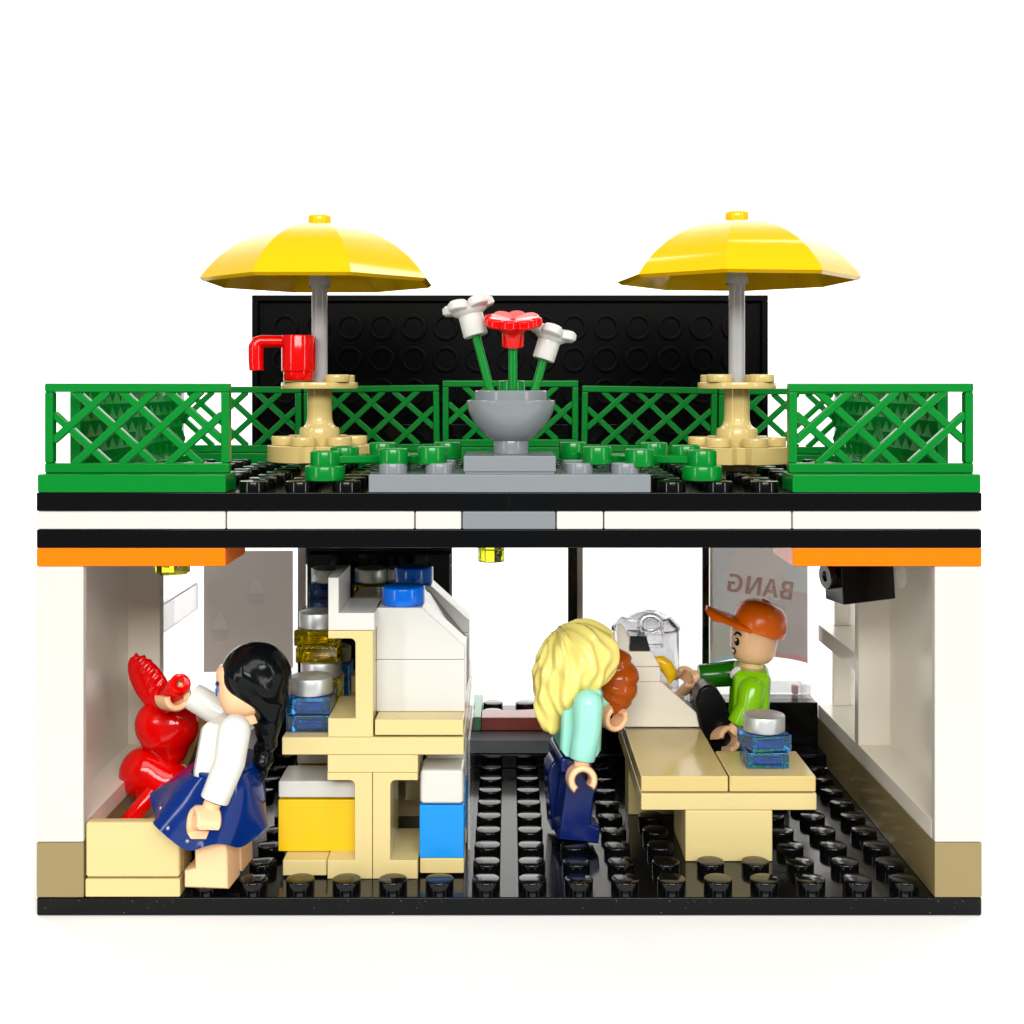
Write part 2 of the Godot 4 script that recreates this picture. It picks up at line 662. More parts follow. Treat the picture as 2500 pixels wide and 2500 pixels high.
# a white sheet that lies flat under the toy and rises in a curve behind it
func ground() -> void:
	org = Vector3.ZERO
	var prof := [Vector2(130, -0.06), Vector2(60, -0.06), Vector2(0, -0.06), Vector2(-320, -0.06)]
	for k in range(1, 13):
		var t := PI / 2.0 * k / 12.0
		prof.append(Vector2(-320 - 300 * sin(t), -0.06 + 300 * (1.0 - cos(t))))
	prof.append(Vector2(-620, 1300))
	var m := nb()
	var rows := []
	for q in prof:
		rows.append([V(-1500, q.y, q.x), V(-500, q.y, q.x), V(500, q.y, q.x), V(1500, q.y, q.x)])
	m.sheet(rows, 1.0)
	var o := MeshInstance3D.new()
	o.name = "ground"
	o.mesh = m.mesh()
	o.material_override = M("paper")
	add_child(o)
	tag(o, "plain white sheet under and behind the toy shop", "backdrop", "", "structure")


func covered(x: float, z: float, rects: Array) -> bool:
	for r in rects:
		if x > r[0] and x < r[1] and z < r[2] and z > r[3]:
			return true
	return false


func base_and_walls() -> void:
	var t := thing("base_plate", "black studded base plate that the whole toy shop stands on", "base plate", V(0, 0, -40))
	part(t, "plate", nb().box(V(-80, 0, 0), V(80, P, -72), 0.25), M("base_black"))
	part(t, "riser", nb().box(V(-72, P + 0.003, -72.05), V(72, 2 * P, -88), 0.2), M("black"))
	var skip := [[-40, -8, -8, -72], [-72, -56, 0, -8], [-72, -60, -8, -40], [32, 48, -16, -32], [24, 40, -40, -48]]
	for j in 9:
		for i in 18:
			var x := -68.0 + 8 * i
			var z := -4.0 - 8 * j
			if not covered(x, z, skip):
				stud(t, V(x, P, z), M("black"))
	for s in [-1.0, 1.0]:
		var lab := "left side wall of the shop, cream panel over a dark tan brick" if s < 0 else "right side wall of the shop, cream panel with window over a dark tan brick"
		t = thing("side_wall", lab, "wall", V(76 * s, P, -40))
		var xo: float = 80 * s
		var xi: float = 72 * s
		var sk: float = 78.6 * s
		part(t, "base_brick", nb().box(V(xi, P + 0.003, 0), V(xo, 4 * P - 0.03, -48), 0.15), M("dark_tan"))
		part(t, "base_brick", nb().box(V(xi, P + 0.003, -48.06), V(xo, 4 * P - 0.03, -88), 0.15), M("dark_tan"))
		# the panel: end returns, a sill and a thin outer skin
		part(t, "wall_post", nb().box(V(xi, 4 * P, 0), V(xo, 19 * P - 0.02, -1.6), 0.2), M("white"))
		part(t, "wall_panel", nb().box(V(sk, 4 * P + 3.3, -1.6), V(xo, 19 * P - 0.02, -46.4), 0.02), M("cream"))
		part(t, "sill", nb().box(V(xi, 4 * P, -1.61), V(xo, 4 * P + 3.3, -46.39), 0.15), M("cream"))
		part(t, "wall_post", nb().box(V(xi, 4 * P, -46.4), V(xo, 19 * P - 0.02, -48), 0.15), M("cream"))
		var f := part(t, "window_frame", nb().box(V(xi, 4 * P, -48.06), V(xo, 4 * P + 3.2, -80), 0.15), M("cream"))
		part(f, "frame_post", nb().box(V(xi + 0.1 * s, 4 * P + 3.2, -48.06), V(xo, 19 * P - 0.05, -49.6), 0.12), M("cream"))
		if s > 0:
			part(f, "crossbar", nb().box(V(xi, 30.4, -49.6), V(xo, 34.2, -80), 0.15), M("cream"))
			part(f, "frame_post", nb().box(V(75.2, 4 * P + 3.2, -78.4), V(xo, 30.4, -80), 0.12), M("cream"))
			part(f, "frame_post", nb().box(V(75.6, 34.2, -78.4), V(xo, 19 * P - 0.05, -80), 0.12), M("cream"))
		else:
			part(f, "crossbar", nb().box(V(xi - 0.5, 37.6, -49.7), V(xi - 2.2, 44.0, -80), 0.3), M("trans_clear"))
		part(f, "pane", nb().box(V(78.9 * s, 4 * P + 3.2, -49.7), V(79.3 * s, 19 * P - 0.05, -78.3), 0.02), M("window_clear"))


func roof() -> void:
	var t := thing("roof_deck", "black studded roof terrace slab edged with white and grey tiles", "roof", V(0, 20 * P, -44))
	# lower black course, its joints seen at the ends
	var cuts := [-80.0, -72.1, -64.1, 64.0, 72.0, 80.0]
	for i in 5:
		part(t, "lower_plate", nb().box(V(cuts[i] + 0.03, 20 * P, 0), V(cuts[i + 1] - 0.03, 21 * P - 0.01, -88), 0.12), M("black"))
	var tiles := [-80.0, -47.9, -15.95, -8.0, 7.95, 16.0, 47.9, 80.0]
	for i in 7:
		var grey := i == 3
		part(t, "edge_tile", nb().box(V(tiles[i] + 0.08, 21 * P + 0.02, 0.02 if grey else 0.0), V(tiles[i + 1] - 0.08, 22 * P - 0.05, -7.95), 0.2), M("grey") if grey else M("white"), "grey tile in the middle of the white edge" if grey else "")
	part(t, "middle_plate", nb().box(V(-79.8, 21 * P, -8), V(79.8, 22 * P, -88), 0.1), M("black"))
	part(t, "upper_plate", nb().box(V(-80, 22 * P, 0), V(-0.03, DECK, -88), 0.14), M("black"))
	part(t, "upper_plate", nb().box(V(0.03, 22 * P, 0.0), V(80, DECK, -88), 0.14), M("black"))
	for s in [-1.0, 1.0]:
		part(t, "orange_plate", nb().box(V(80 * s, 19 * P, 0), V(48 * s, 20 * P - 0.02, -16), 0.15), M("orange"))
	var skip := [[-80, -48, 0, -8], [48, 80, 0, -8], [-24, 24, 0, -16], [-80, -72, 0, -90], [72, 80, 0, -90]]
	for j in 9:
		for i in 18:
			var x := -68.0 + 8 * i
			var z := -4.0 - 8 * j
			if not covered(x, z, skip):
				stud(t, V(x, DECK, z), M("black"))
	# sign board: the hollow underside of a large black plate, rim and tubes showing
	t = thing("sign_board", "large black board standing upright behind the roof fence, tubes on its back", "board", V(0, DECK, -100))
	part(t, "backing", nb().box(V(-63.8, 64.5, -100.4), V(64.2, 112.3, -101.6), 0.2), M("sign_black"))
	for e in [[-63.8, 110.8, 64.2, 112.3], [-63.8, 64.5, 64.2, 66.0], [-63.8, 66.0, -62.3, 110.8], [62.7, 66.0, 64.2, 110.8]]:
		part(t, "rim", nb().box(V(e[0], e[1], -98.6), V(e[2], e[3], -100.4), 0.12), M("sign_black"))
	var ring := MB.new()
	ring.lathe(Vector3.ZERO, [Vector2(2.4, 0), Vector2(2.4, 1.7), Vector2(2.55, 1.8), Vector2(3.1, 1.8), Vector2(3.25, 1.7), Vector2(3.25, 0)], 24, 30.0)
	var rm := ring.mesh()
	for i in 15:
		for j in 4:
			var o := part_mesh(t, "tube", rm, M("sign_black"))
			o.position = (V(-55.8 + 8 * i, 80.4 + 8 * j, -100.45) - org) * MM
			o.rotation.x = PI / 2
			o.scale.y = 0.4
	solo("support_bar", "low black bar with rounded corners between roof fence and black board", "bar", V(0, DECK, -93), func(): return nb().prism(rounded(-31, DECK + 0.01, 31.5, 80.6, 1.5), -90.2, -93.2, 0.2), M("black"))


func rounded(x0: float, y0: float, x1: float, y1: float, r: float, seg := 5) -> PackedVector2Array:
	var p := PackedVector2Array()
	for c in [[x1 - r, y0 + r, -90.0], [x1 - r, y1 - r, 0.0], [x0 + r, y1 - r, 90.0], [x0 + r, y0 + r, 180.0]]:
		for k in seg + 1:
			var t := deg_to_rad(c[2] + 90.0 * k / seg)
			p.append(Vector2(c[0] + r * cos(t), c[1] + r * sin(t)))
	return p


# a lattice fence 31.6 mm long and 15.4 high, standing along x with its middle at the base
func fence(label: String, at: Vector3, base_h: float, turn := 0.0, base_d := 8.0, lean := 0.0) -> void:
	var t := thing("lattice_fence", label, "fence", at, "green lattice fences round the roof terrace")
	org = Vector3.ZERO
	t.rotation.y = turn
	t.rotation.z = lean
	var g := M("green")
	var w := 15.85
	var h := 15.4
	part(t, "base_strip", nb().box(V(-15.95, 0, base_d / 2), V(15.95, base_h, -base_d / 2), 0.2), g)
	var y0 := base_h + 0.01
	part(t, "rail", nb().box(V(-w, y0, 1.0), V(w, y0 + 1.7, -1.0), 0.2), g)
	part(t, "rail", nb().box(V(-w, y0 + h - 1.5, 1.0), V(w, y0 + h, -1.0), 0.2), g)
	for s in [-1.0, 1.0]:
		part(t, "post", nb().box(V(s * w, y0 + 1.7, 0.99), V(s * (w - 1.45), y0 + h - 1.5, -0.99), 0.2), g)
	var lo := Vector2(-w + 1.3, y0 + 1.5)
	var hi := Vector2(w - 1.3, y0 + h - 1.3)
	var mid := (lo.y + hi.y) / 2
	for s in [-1.0, 1.0]:
		for mx in [-20.0, -12.0, -4.0, 4.0, 12.0, 20.0]:
			var d := Vector2(4.0, 3.65 * s)
			var ta := -(hi.y - mid) / 3.65
			var tb := -ta
			var a: float = maxf(ta, (lo.x - mx) / 4.0)
			var b: float = minf(tb, (hi.x - mx) / 4.0)
			if b - a < 0.9:
				continue
			var p := Vector2(mx, mid) + d * a
			var q := Vector2(mx, mid) + d * b
			var c := (p + q) / 2
			var len_ := (q - p).length()
			part(t, "slat", nbt(Transform3D(Basis(Vector3.BACK, (q - p).angle()), V(c.x, c.y, 0))).box(V(-len_ / 2, -0.64, 0.62 + 0.1 * s), V(len_ / 2, 0.64, -0.62 + 0.1 * s), 0.15), g)


func fences() -> void:
	fence("green lattice fence at the front left corner of the roof terrace", V(-63.9, DECK, -4), P)
	fence("green lattice fence at the front right corner of the roof terrace", V(63.9, DECK, -4), P)
	fence("leftmost green lattice fence along the back of the terrace", V(-64.4, DECK, -82), 2.6, -0.02)
	fence("second green lattice fence from the left along the back, behind the left table", V(-32.0, DECK, -81.5), 2.8, 0.0, 8.0, 0.012)
	fence("middle green lattice fence along the back, right behind the flower bowl", V(0.3, DECK, -81), 4.0)
	fence("fourth green lattice fence along the back, left of the right table's pole", V(32.6, DECK, -81.5), 2.6, 0.0, 8.0, -0.016)
	fence("rightmost green lattice fence along the back, behind the right parasol table", V(64.8, DECK, -82), 2.2, 0.02)
	# faceted hedge panels along both sides
	for s in [-1.0, 1.0]:
		for k in 2:
			var z0 := -11.0 - 36.0 * k
			var t := thing("hedge_panel", "green faceted hedge panel on the %s edge of the terrace, %s half" % ["left" if s < 0 else "right", "front" if k == 0 else "back"], "hedge panel", V(76 * s, DECK, z0 - 17), "green faceted side panels")
			part(t, "base_strip", nb().box(V(72.3 * s, DECK, z0 + 0.2), V(79.9 * s, DECK + P - 0.4, z0 - 35.6), 0.2), M("green"))
			part(t, "panel", nb().box(V(76.3 * s, DECK + P - 0.4, z0), V(78.2 * s, DECK + 17.4, z0 - 35.4), 0.15), M("green"))
			var m := nb()
			var x: float = 76.3 * s
			var out := V(-s, 0, 0)
			for r in 4:
				for c in 7:
					var cz := z0 - 2.8 - 5.0 * c - (2.5 if r % 2 else 0.0)
					var cy := DECK + 5.6 + 2.9 * r
					if cz < z0 - 33.2:
						continue
					var top := V(x, cy + 2.8, cz)
					var bot := V(x, cy - 2.8, cz)
					var le := V(x, cy + 0.4, cz + 2.4)
					var ri := V(x, cy + 0.4, cz - 2.4)
					var pk := V(x - s * 1.0, cy + 0.4, cz)
					for q in [[top, le], [le, bot], [bot, ri], [ri, top]]:
						m.flat(q[0], q[1], pk, out)
			part(t, "facets", m, M("green"))


# ---------------------------------------------------------------- the roof terrace

func parasol_table(cx: float, cz: float, label_t: String, label_p: String, turn: float) -> void:
	var tn := M("table_tan")
	var t := thing("parasol_table", label_t, "table", V(cx, DECK, cz), "tan tables under the parasols")
	part(t, "foot", nb().cyl(V(cx, DECK, cz), 4.0, P, 0.3), tn)
	# round base plate with four notches in its rim
	var pts := PackedVector2Array()
	for k in 72:
		var a := TAU * k / 72.0
		var notch := fposmod(rad_to_deg(a) + 12.0, 90.0) < 14.0
		var r := 8.9 if notch else 10.3
		pts.append(Vector2(r * cos(a), r * sin(a)))
	part(t, "base", nbt(Transform3D(Basis(Vector3.RIGHT, -PI / 2), V(cx, 0, cz))).prism(pts, DECK + P, DECK + P + 3.3, 0.18, 30.0), tn)
	var yb := DECK + P + 3.31
	for k in 6:
		var a := TAU * k / 6.0 + 0.45 + turn
		part(t, "base_stud", nb().cyl(V(cx + 7.0 * cos(a), yb, cz + 7.0 * sin(a)), 2.45, 1.75, 0.2, 24), tn)
	part(t, "column", nb().lathe(V(cx, 0, cz), [Vector2(0, yb), Vector2(3.9, yb), Vector2(3.95, yb + 0.2), Vector2(3.95, 81.0), Vector2(3.75, 81.5), Vector2(3.3, 81.6), Vector2(2.75, 82.2), Vector2(2.5, 83.2), Vector2(2.45, 84.5), Vector2(2.45, 89.2)], 32, 50.0), tn)
	part(t, "table_top", nb().cyl(V(cx, 89.15, cz), 7.6, 1.3, 0.2, 40), tn)
	for s in [[-1, -1], [1, -1], [1, 1], [-1, 1]]:
		part(t, "top_stud", nb().cyl(V(cx + 4.05 * s[0], 90.45, cz + 4.05 * s[1]), 2.45, 1.5, 0.2, 24), tn)
	t = thing("parasol", label_p, "parasol", V(cx, 90.4, cz), "yellow parasols on the roof terrace")
	part(t, "pole", nb().lathe(V(cx, 0, cz), [Vector2(1.58, 90.4), Vector2(1.58, 109.6), Vector2(2.2, 109.6), Vector2(2.2, 111.0), Vector2(1.9, 111.0), Vector2(1.9, 120.5)], 28, 30.0), M("pole_grey"))
	# eight-sided domed canopy
	var prof := [[0.8, 122.2], [2.6, 122.15], [5.0, 121.75], [8.0, 121.1], [11.0, 120.1], [14.0, 118.85], [17.0, 117.1], [20.0, 114.75], [22.2, 112.4], [23.6, 110.5]]
	var outer := []
	for q in prof:
		var row := []
		for k in 65:
			var a := TAU * k / 64.0
			var sub := fposmod(a, TAU / 8.0) - TAU / 16.0
			var oct := cos(TAU / 16.0) / cos(sub)
			var round_ := lerpf(1.0, oct, clampf(q[0] / 9.0, 0.0, 1.0))
			var rr: float = q[0] * round_
			row.append(V(cx + rr * sin(a + turn), q[1], cz + rr * cos(a + turn)))
		outer.append(row)
	var m := nb()
	# each of the eight gores smooth in itself, a crease between neighbours
	for gore in 8:
		var rows := []
		for row in outer:
			var gr: Array = row.slice(gore * 8, gore * 8 + 9)
			gr.reverse()
			rows.append(gr)
		m.sheet(rows, 1.0, false, true)
	part(t, "canopy", m, M("yellow"))
	part(t, "finial", nb().cyl(V(cx, 122.0, cz), 2.3, 1.75, 0.3, 28), M("yellow"))


func mug() -> void:
	var c := V(-41.2, 90.45, -33.2)
	var t := thing("mug", "red mug with a square handle standing on the left parasol table", "mug", c)
	part(t, "cup", nb().lathe(c, [Vector2(0, 0.4), Vector2(2.75, 0.4), Vector2(2.9, 0.6), Vector2(2.95, 2.0), Vector2(3.25, 2.1), Vector2(3.32, 2.4), Vector2(3.35, 8.9), Vector2(3.25, 9.15), Vector2(2.9, 9.15), Vector2(2.75, 8.9), Vector2(2.7, 2.4), Vector2(0, 2.3)], 40, 45.0), M("red"))
	var hp := []
	for q in [[-2.8, 8.0], [-4.8, 8.0], [-7.2, 8.0], [-8.0, 7.75], [-8.35, 7.0], [-8.35, 4.5], [-8.25, 2.3]]:
		hp.append(c + V(q[0], q[1], 0))
	part(t, "handle", nb().tube(hp, [1.2, 1.2, 1.25, 1.35, 1.5, 1.5, 1.42], 18, false, false), M("red"))


func flower(label: String, root: Vector3, top: Vector3, axis: Vector3, mat: Material, petals: int, rad: float, pot_r: float, pot_h: float, spin: float) -> void:
	var t := thing("flower", label, "flower", root, "flowers in the grey bowl")
	part(t, "stem", nb().tube([root, top], [0.78, 0.78], 16, false, false), M("green"))
	var y := axis.normalized()
	var x := y.cross(Vector3.BACK).normalized()
	var tr := Transform3D(Basis(x, y, x.cross(y).normalized()), top - y * 0.3)
	part(t, "socket", nbt(tr).lathe(Vector3.ZERO, [Vector2(0, 0), Vector2(pot_r - 0.1, 0), Vector2(pot_r, 0.15), Vector2(pot_r, pot_h), Vector2(pot_r * 1.4, pot_h + 0.6), Vector2(pot_r * 1.55, pot_h + 1.3), Vector2(0, pot_h + 1.3)], 24, 35.0), mat)
	for k in petals:
		var a := TAU * k / petals + spin
		var d := V(cos(a), 0, sin(a))
		var b := Basis(d.rotated(Vector3.UP.cross(d).normalized(), -0.16), Vector3.UP, Vector3.ZERO)
		b.z = b.x.cross(b.y).normalized()
		b.y = b.z.cross(b.x).normalized()
		var m := nbt(tr * Transform3D(b, V(0, pot_h + 0.35, 0)))
		m.xf = m.xf * Transform3D(Basis(Vector3.RIGHT, -PI / 2), Vector3.ZERO)
		var lr: float = minf(1.9, rad * sin(PI / petals) * 0.86)
		var pts := PackedVector2Array()
		for i in 15:
			var w := deg_to_rad(-115.0 + 230.0 * i / 14.0)
			pts.append(Vector2(rad - lr + lr * cos(w), lr * sin(w)))
		pts.append(Vector2(0.4, lr * 0.45)); pts.append(Vector2(0.4, -lr * 0.45))
		part(t, "petal", m.prism(pts, 0.0, 1.75, 0.45, 40.0), mat)
	part(t, "centre", nbt(tr).lathe(V(0, pot_h + 1.1, 0), [Vector2(1.5, 0), Vector2(1.5, 0.7), Vector2(1.2, 0.95), Vector2(0, 1.0)], 20, 40.0), mat)


func leaf_plant(label: String, tips: Array, hub: Vector3) -> void:
	var t := thing("leaf_plant", label, "plant", hub, "flat green plants beside the flower bowl")
	var g := M("green")
	part(t, "hub", nb().cyl(hub + V(0, -0.9, 0), 2.9, 1.7, 0.3, 20), g)
	for q in tips:
		var p := V(q[0], q[1], q[2])
		part(t, "leaf_stud", nb().cyl(p, 2.55, 3.1, 0.3, 28), g)
		var a := hub
		var b := p + V(0, 0.9, 0)
		var d := (b - a)
		var m := nbt(Transform3D(Basis(Vector3.UP, atan2(-d.z, d.x)), a))
		m.xf = m.xf * Transform3D(Basis(Vector3.RIGHT, -PI / 2), Vector3.ZERO)
		var l := Vector2(d.x, d.z).length()
		part(t, "frond", m.prism([Vector2(0, -1.5), Vector2(l * 0.5, -2.0), Vector2(l - 1.0, -1.0), Vector2(l, 0), Vector2(l - 1.0, 1.0), Vector2(l * 0.5, 2.0), Vector2(0, 1.5)], -0.7, 0.7, 0.25), g)


func terrace() -> void:
	parasol_table(-37.8, -38, "tan round parasol table at the left of the roof terrace, with the mug", "yellow eight-sided parasol over the left table, above the red mug", PI / 8)
	parasol_table(44.5, -33, "tan round parasol table at the right of the roof terrace, nothing on it", "yellow eight-sided parasol over the right table, nearest the right fence", deg_to_rad(-15))
	mug()
	# the flower bowl on its grey stand
	var t := thing("grey_plinth", "long grey plate with studs on the front edge of the roof deck", "plate", V(0, DECK, -8))
	part(t, "plate", nb().box(V(-23.8, DECK, 0.0), V(24.0, DECK + P, -16), 0.2), M("grey"))
	for x in [-20.0, -12.0, 12.0, 20.0]:
		for z in [-4.0, -12.0]:
			stud(t, V(x, DECK + P, z), M("grey"))
	part(t, "centre_tile", nb().box(V(-7.75, DECK + P + 0.35, -0.35), V(7.95, DECK + 2 * P, -16), 0.2), M("grey"))
	part(t, "tile_foot", nb().box(V(-7.5, DECK + P, -0.6), V(7.7, DECK + P + 0.4, -15.8), 0.02), M("grey"))
	var yb := DECK + 2 * P + 0.01
	var c := V(0.3, yb, -8.2)
	t = thing("flower_bowl", "round grey bowl on a short foot in front of the fence", "bowl", c)
	part(t, "foot", nb().cyl(c, 3.1, 2.4, 0.15, 36), M("grey"))
	part(t, "bowl", nb().lathe(c, [Vector2(0, 2.0), Vector2(2.6, 2.0), Vector2(3.6, 2.5), Vector2(4.9, 3.5), Vector2(6.0, 4.75), Vector2(6.9, 6.1), Vector2(7.5, 7.5), Vector2(7.8, 9.0), Vector2(7.8, 9.2), Vector2(7.65, 9.35), Vector2(6.4, 9.35)], 56, 30.0), M("grey"))
	part(t, "rim", nb().lathe(c, [Vector2(6.4, 9.3), Vector2(6.4, 10.85), Vector2(6.2, 11.05), Vector2(5.6, 11.05), Vector2(5.4, 10.8), Vector2(5.4, 9.6), Vector2(0, 9.5)], 48, 40.0), M("grey"))
	part(t, "green_plug", nb().cyl(c + V(0.2, 9.6, -1.5), 2.4, 3.2, 0.3, 28), M("green"))
	flower("white flower on the tall stem leaning left in the grey bowl", V(-2.9, 87.5, -8), V(-5.9, 98.8, -8), V(-2.6, 9.9, -1.0), M("white"), 5, 5.0, 2.2, 3.7, 0.9)
	flower("red flower standing upright in the middle of the grey bowl", V(0.65, 87.5, -6.5), V(0.65, 96.9, -6.0), V(0.05, 9.9, 2.6), M("red"), 8, 5.35, 1.95, 2.6, 0.2)
	flower("white flower on the short stem leaning right in the grey bowl", V(4.1, 87.5, -8.5), V(6.1, 94.6, -8.8), V(2.9, 9.0, -0.8), M("white"), 5, 4.7, 2.0, 3.4, 0.35)
	leaf_plant("flat green plant with stud tips left of the flower bowl", [[-20.0, 75.9, -4.2], [-13.3, 76.2, -4.6], [-23.2, 76.3, -18], [-11.4, 76.3, -20], [-29.2, 75.9, -10.5], [-31.9, 75.4, -5.2]], V(-18.5, 76.9, -11.5))
	leaf_plant("flat green plant with stud tips right of the flower bowl", [[22.5, 75.8, -4.2], [15.2, 76.2, -4.6], [26.5, 76.3, -18], [11.8, 76.3, -20], [31.2, 76.2, -9.5], [33.4, 75.6, -5.2]], V(20.0, 76.9, -11.5))
	for s in [-1.0, 1.0]:
		var x: float = -31.9 if s < 0 else 33.4
		solo("round_plate", "round green plate under the outer tip of the %s flat plant" % ("left" if s < 0 else "right"), "plate", V(x, DECK + 1.75, -5.2), func(): return nb().cyl(V(x, DECK + 1.75, -5.2), 3.45, 2.6, 0.3, 32), M("green"))


# ---------------------------------------------------------------- the shop behind: windows, door, posters

func poster_texture(which: int) -> ImageTexture:
	var im := Image.create(256, 256, false, Image.FORMAT_RGB8)
	if which == 0:
		im.fill(Color(0.66, 0.60, 0.55))
		for y in 256:
			for x in 256:
				var p := Vector2(x, y)
				var col := im.get_pixel(x, y)
				# a faint row of cup cakes seen through the paper
				for q in [Vector2(48, 165), Vector2(150, 90)]:
					var d: Vector2 = p - q
					if d.y > 0 and d.y < 26 and absf(d.x) < 26 - d.y * 0.25:
						col = Color(0.62, 0.575, 0.535)
					elif d.y <= 0 and d.y > -34 and absf(d.x) < 26.0 * sqrt(clampf(1.0 + d.y / 34.0, 0, 1)):
						col = Color(0.68, 0.625, 0.575) if absf(absf(d.x) - 26.0 * sqrt(clampf(1.0 + d.y / 34.0, 0, 1))) > 2.2 else Color(0.61, 0.555, 0.51)
				im.set_pixel(x, y, col)
	else:
		im.fill(Color(0.60, 0.60, 0.60))
		im.fill_rect(Rect2i(0, 190, 110, 66), Color(0.62, 0.60, 0.52))
		im.fill_rect(Rect2i(110, 190, 60, 66), Color(0.58, 0.57, 0.44))
		im.fill_rect(Rect2i(170, 130, 86, 126), Color(0.60, 0.52, 0.50))
		im.fill_rect(Rect2i(110, 247, 60, 9), Color(0.80, 0.78, 0.45))
		im.fill_rect(Rect2i(170, 247, 86, 9), Color(0.72, 0.35, 0.35))
		im.fill_rect(Rect2i(0, 249, 60, 7), Color(0.45, 0.65, 0.75))
		for y in 256:
			for x in 256:
				var d := Vector2(x - 112, (y - 98) * 1.25)
				var a := d.angle()
				var edge := 66.0 + 26.0 * absf(sin(a * 6.5)) * (0.7 + 0.3 * sin(a * 3.0))
				if d.length() < edge:
					im.set_pixel(x, y, Color(0.66, 0.60, 0.57))
				elif Vector2(x - 150, y - 170).length() < 46 and y < 190 and x < 170:
					im.set_pixel(x, y, Color(0.53, 0.55, 0.57))
	return ImageTexture.create_from_image(im)


func back_wall() -> void:
	var zb := -80.0
	var t := thing("back_wall", "black back wall of the shop with door opening and window posts", "wall", V(0, P, zb))
	part(t, "low_wall", nb().box(V(17.2, 2 * P + 0.003, zb), V(72, 16.0, zb - 8), 0.2), M("black"))
	part(t, "low_wall", nb().box(V(-72, 2 * P + 0.003, zb), V(-16, 16.0, zb - 8), 0.2), M("black"))
	part(t, "beam", nb().box(V(-47.3, 48.0, zb), V(-13.3, 62.2, zb - 8), 0.2), M("black"))
	part(t, "dark_panel", nb().box(V(-46.6, 16.05, zb + 3.0), V(-13.6, 51.0, zb + 1.0), 0.2), M("black"))
	part(t, "door_post", nb().box(V(-17.4, 16.05, zb), V(-13.3, 47.98, zb - 6), 0.2), M("black"))
	part(t, "door_post", nb().box(V(13.7, 9.4, zb), V(15.85, 62.2, zb - 1.6), 0.15), M("black"))
	part(t, "frame_side", nb().box(V(15.86, 9.4, zb - 0.2), V(17.2, 62.2, zb - 6), 0.1), M("cream"))
	part(t, "window_post", nb().box(V(45.1, 16.05, zb), V(46.6, 62.2, zb - 1.6), 0.15), M("black"))
	part(t, "frame_side", nb().box(V(46.9, 16.05, zb - 0.2), V(47.5, 62.2, zb - 6), 0.1), M("cream"))
	part(t, "frame_side", nb().box(V(-49.3, 16.05, zb - 0.1), V(-47.4, 62.2, zb - 6), 0.1), M("cream"))
	for w in [["wide clear shop window at the back left, behind the girl", -71.9, -49.4], ["clear shop window at the back beside the door opening, behind the dispenser", 17.3, 45.0], ["clear shop window at the back right, behind the boy in the cap", 47.6, 71.9]]:
		t = thing("shop_window", w[0], "window", V((w[1] + w[2]) / 2, 16, zb - 4), "clear windows in the back wall")
		part(t, "pane", nb().box(V(w[1], 16.05, zb - 3.8), V(w[2], 62.1, zb - 4.2), 0.02), M("window_clear"))
		part(t, "top_frame", nb().box(V(w[1], 60.6, zb - 2.0), V(w[2], 62.15, zb - 3.7), 0.1), M("cream"))
	for k in 2:
		var x0: float = [-72.0, 47.9][k]
		var x1: float = [-51.0, 70.4][k]
		var y0: float = [22.3, 24.4][k]
		var pm := StandardMaterial3D.new()
		pm.resource_name = "poster_print"
		pm.albedo_texture = poster_texture(k)
		pm.roughness = 0.45
		pm.transparency = BaseMaterial3D.TRANSPARENCY_ALPHA
		pm.albedo_color = Color(1, 1, 1, 0.87 if k == 1 else 0.92)
		pm.backlight_enabled = true
		pm.backlight = Color(0.62, 0.62, 0.62)
		var lab: String = ["brownish poster with faint cup cakes seen through the back left window", "greyish comic poster seen from behind on the back right window"][k]
		t = thing("poster", lab, "poster", V((x0 + x1) / 2, y0, zb - 3.5))
		var rows := []
		var m := nb()
		# the print bows a little along its lower edge
		var cols := 12
		var grid := []
		for r in 7:
			var line := []
			for c in cols + 1:
				var u := float(c) / cols
				var yl: float = y0 + (1.6 * (1.0 - pow(2 * u - 1, 2)) if k == 1 else 1.0 * u)
				line.append(V(lerpf(x0, x1, u), lerpf(50.9 if k == 0 else 58.0, yl, r / 6.0), zb - 3.3 + 0.25 * sin(u * 5.0)))
			grid.append(line)
		for r in 6:
			for c in cols:
				var a: Vector3 = grid[r][c]; var b: Vector3 = grid[r][c + 1]; var d: Vector3 = grid[r + 1][c]; var e: Vector3 = grid[r + 1][c + 1]
				var n := Vector3.BACK
				var ua := Vector2(float(c) / cols, r / 6.0); var ub := Vector2(float(c + 1) / cols, r / 6.0); var ud := Vector2(float(c) / cols, (r + 1) / 6.0); var ue := Vector2(float(c + 1) / cols, (r + 1) / 6.0)
				m.tri(a, b, e, n, n, n, ua, ub, ue)
				m.tri(a, e, d, n, n, n, ua, ue, ud)
		part(t, "paper", m, pm)
		if k == 1:
			var tm := TextMesh.new()
			tm.text = "BANG"
			var sf := SystemFont.new()
			sf.font_names = PackedStringArray(["Droid Sans"])
			sf.font_weight = 700
			tm.font = sf
			tm.font_size = 16
			tm.pixel_size = 0.00036
			tm.depth = 0.00004
			var o := MeshInstance3D.new()
			o.name = "lettering"
			o.mesh = tm
			var im := plastic("faded_red", Color(0.82, 0.60, 0.54), 0.5, 0.0)
			im.transparency = BaseMaterial3D.TRANSPARENCY_ALPHA
			im.roughness = 0.5
			im.albedo_color.a = 0.5
			o.material_override = im
			t.add_child(o)
			o.position = (V(59.0, 42.4, zb - 2.6) - org) * MM
			o.rotation.y = PI
			o.rotation.z = deg_to_rad(8.0)


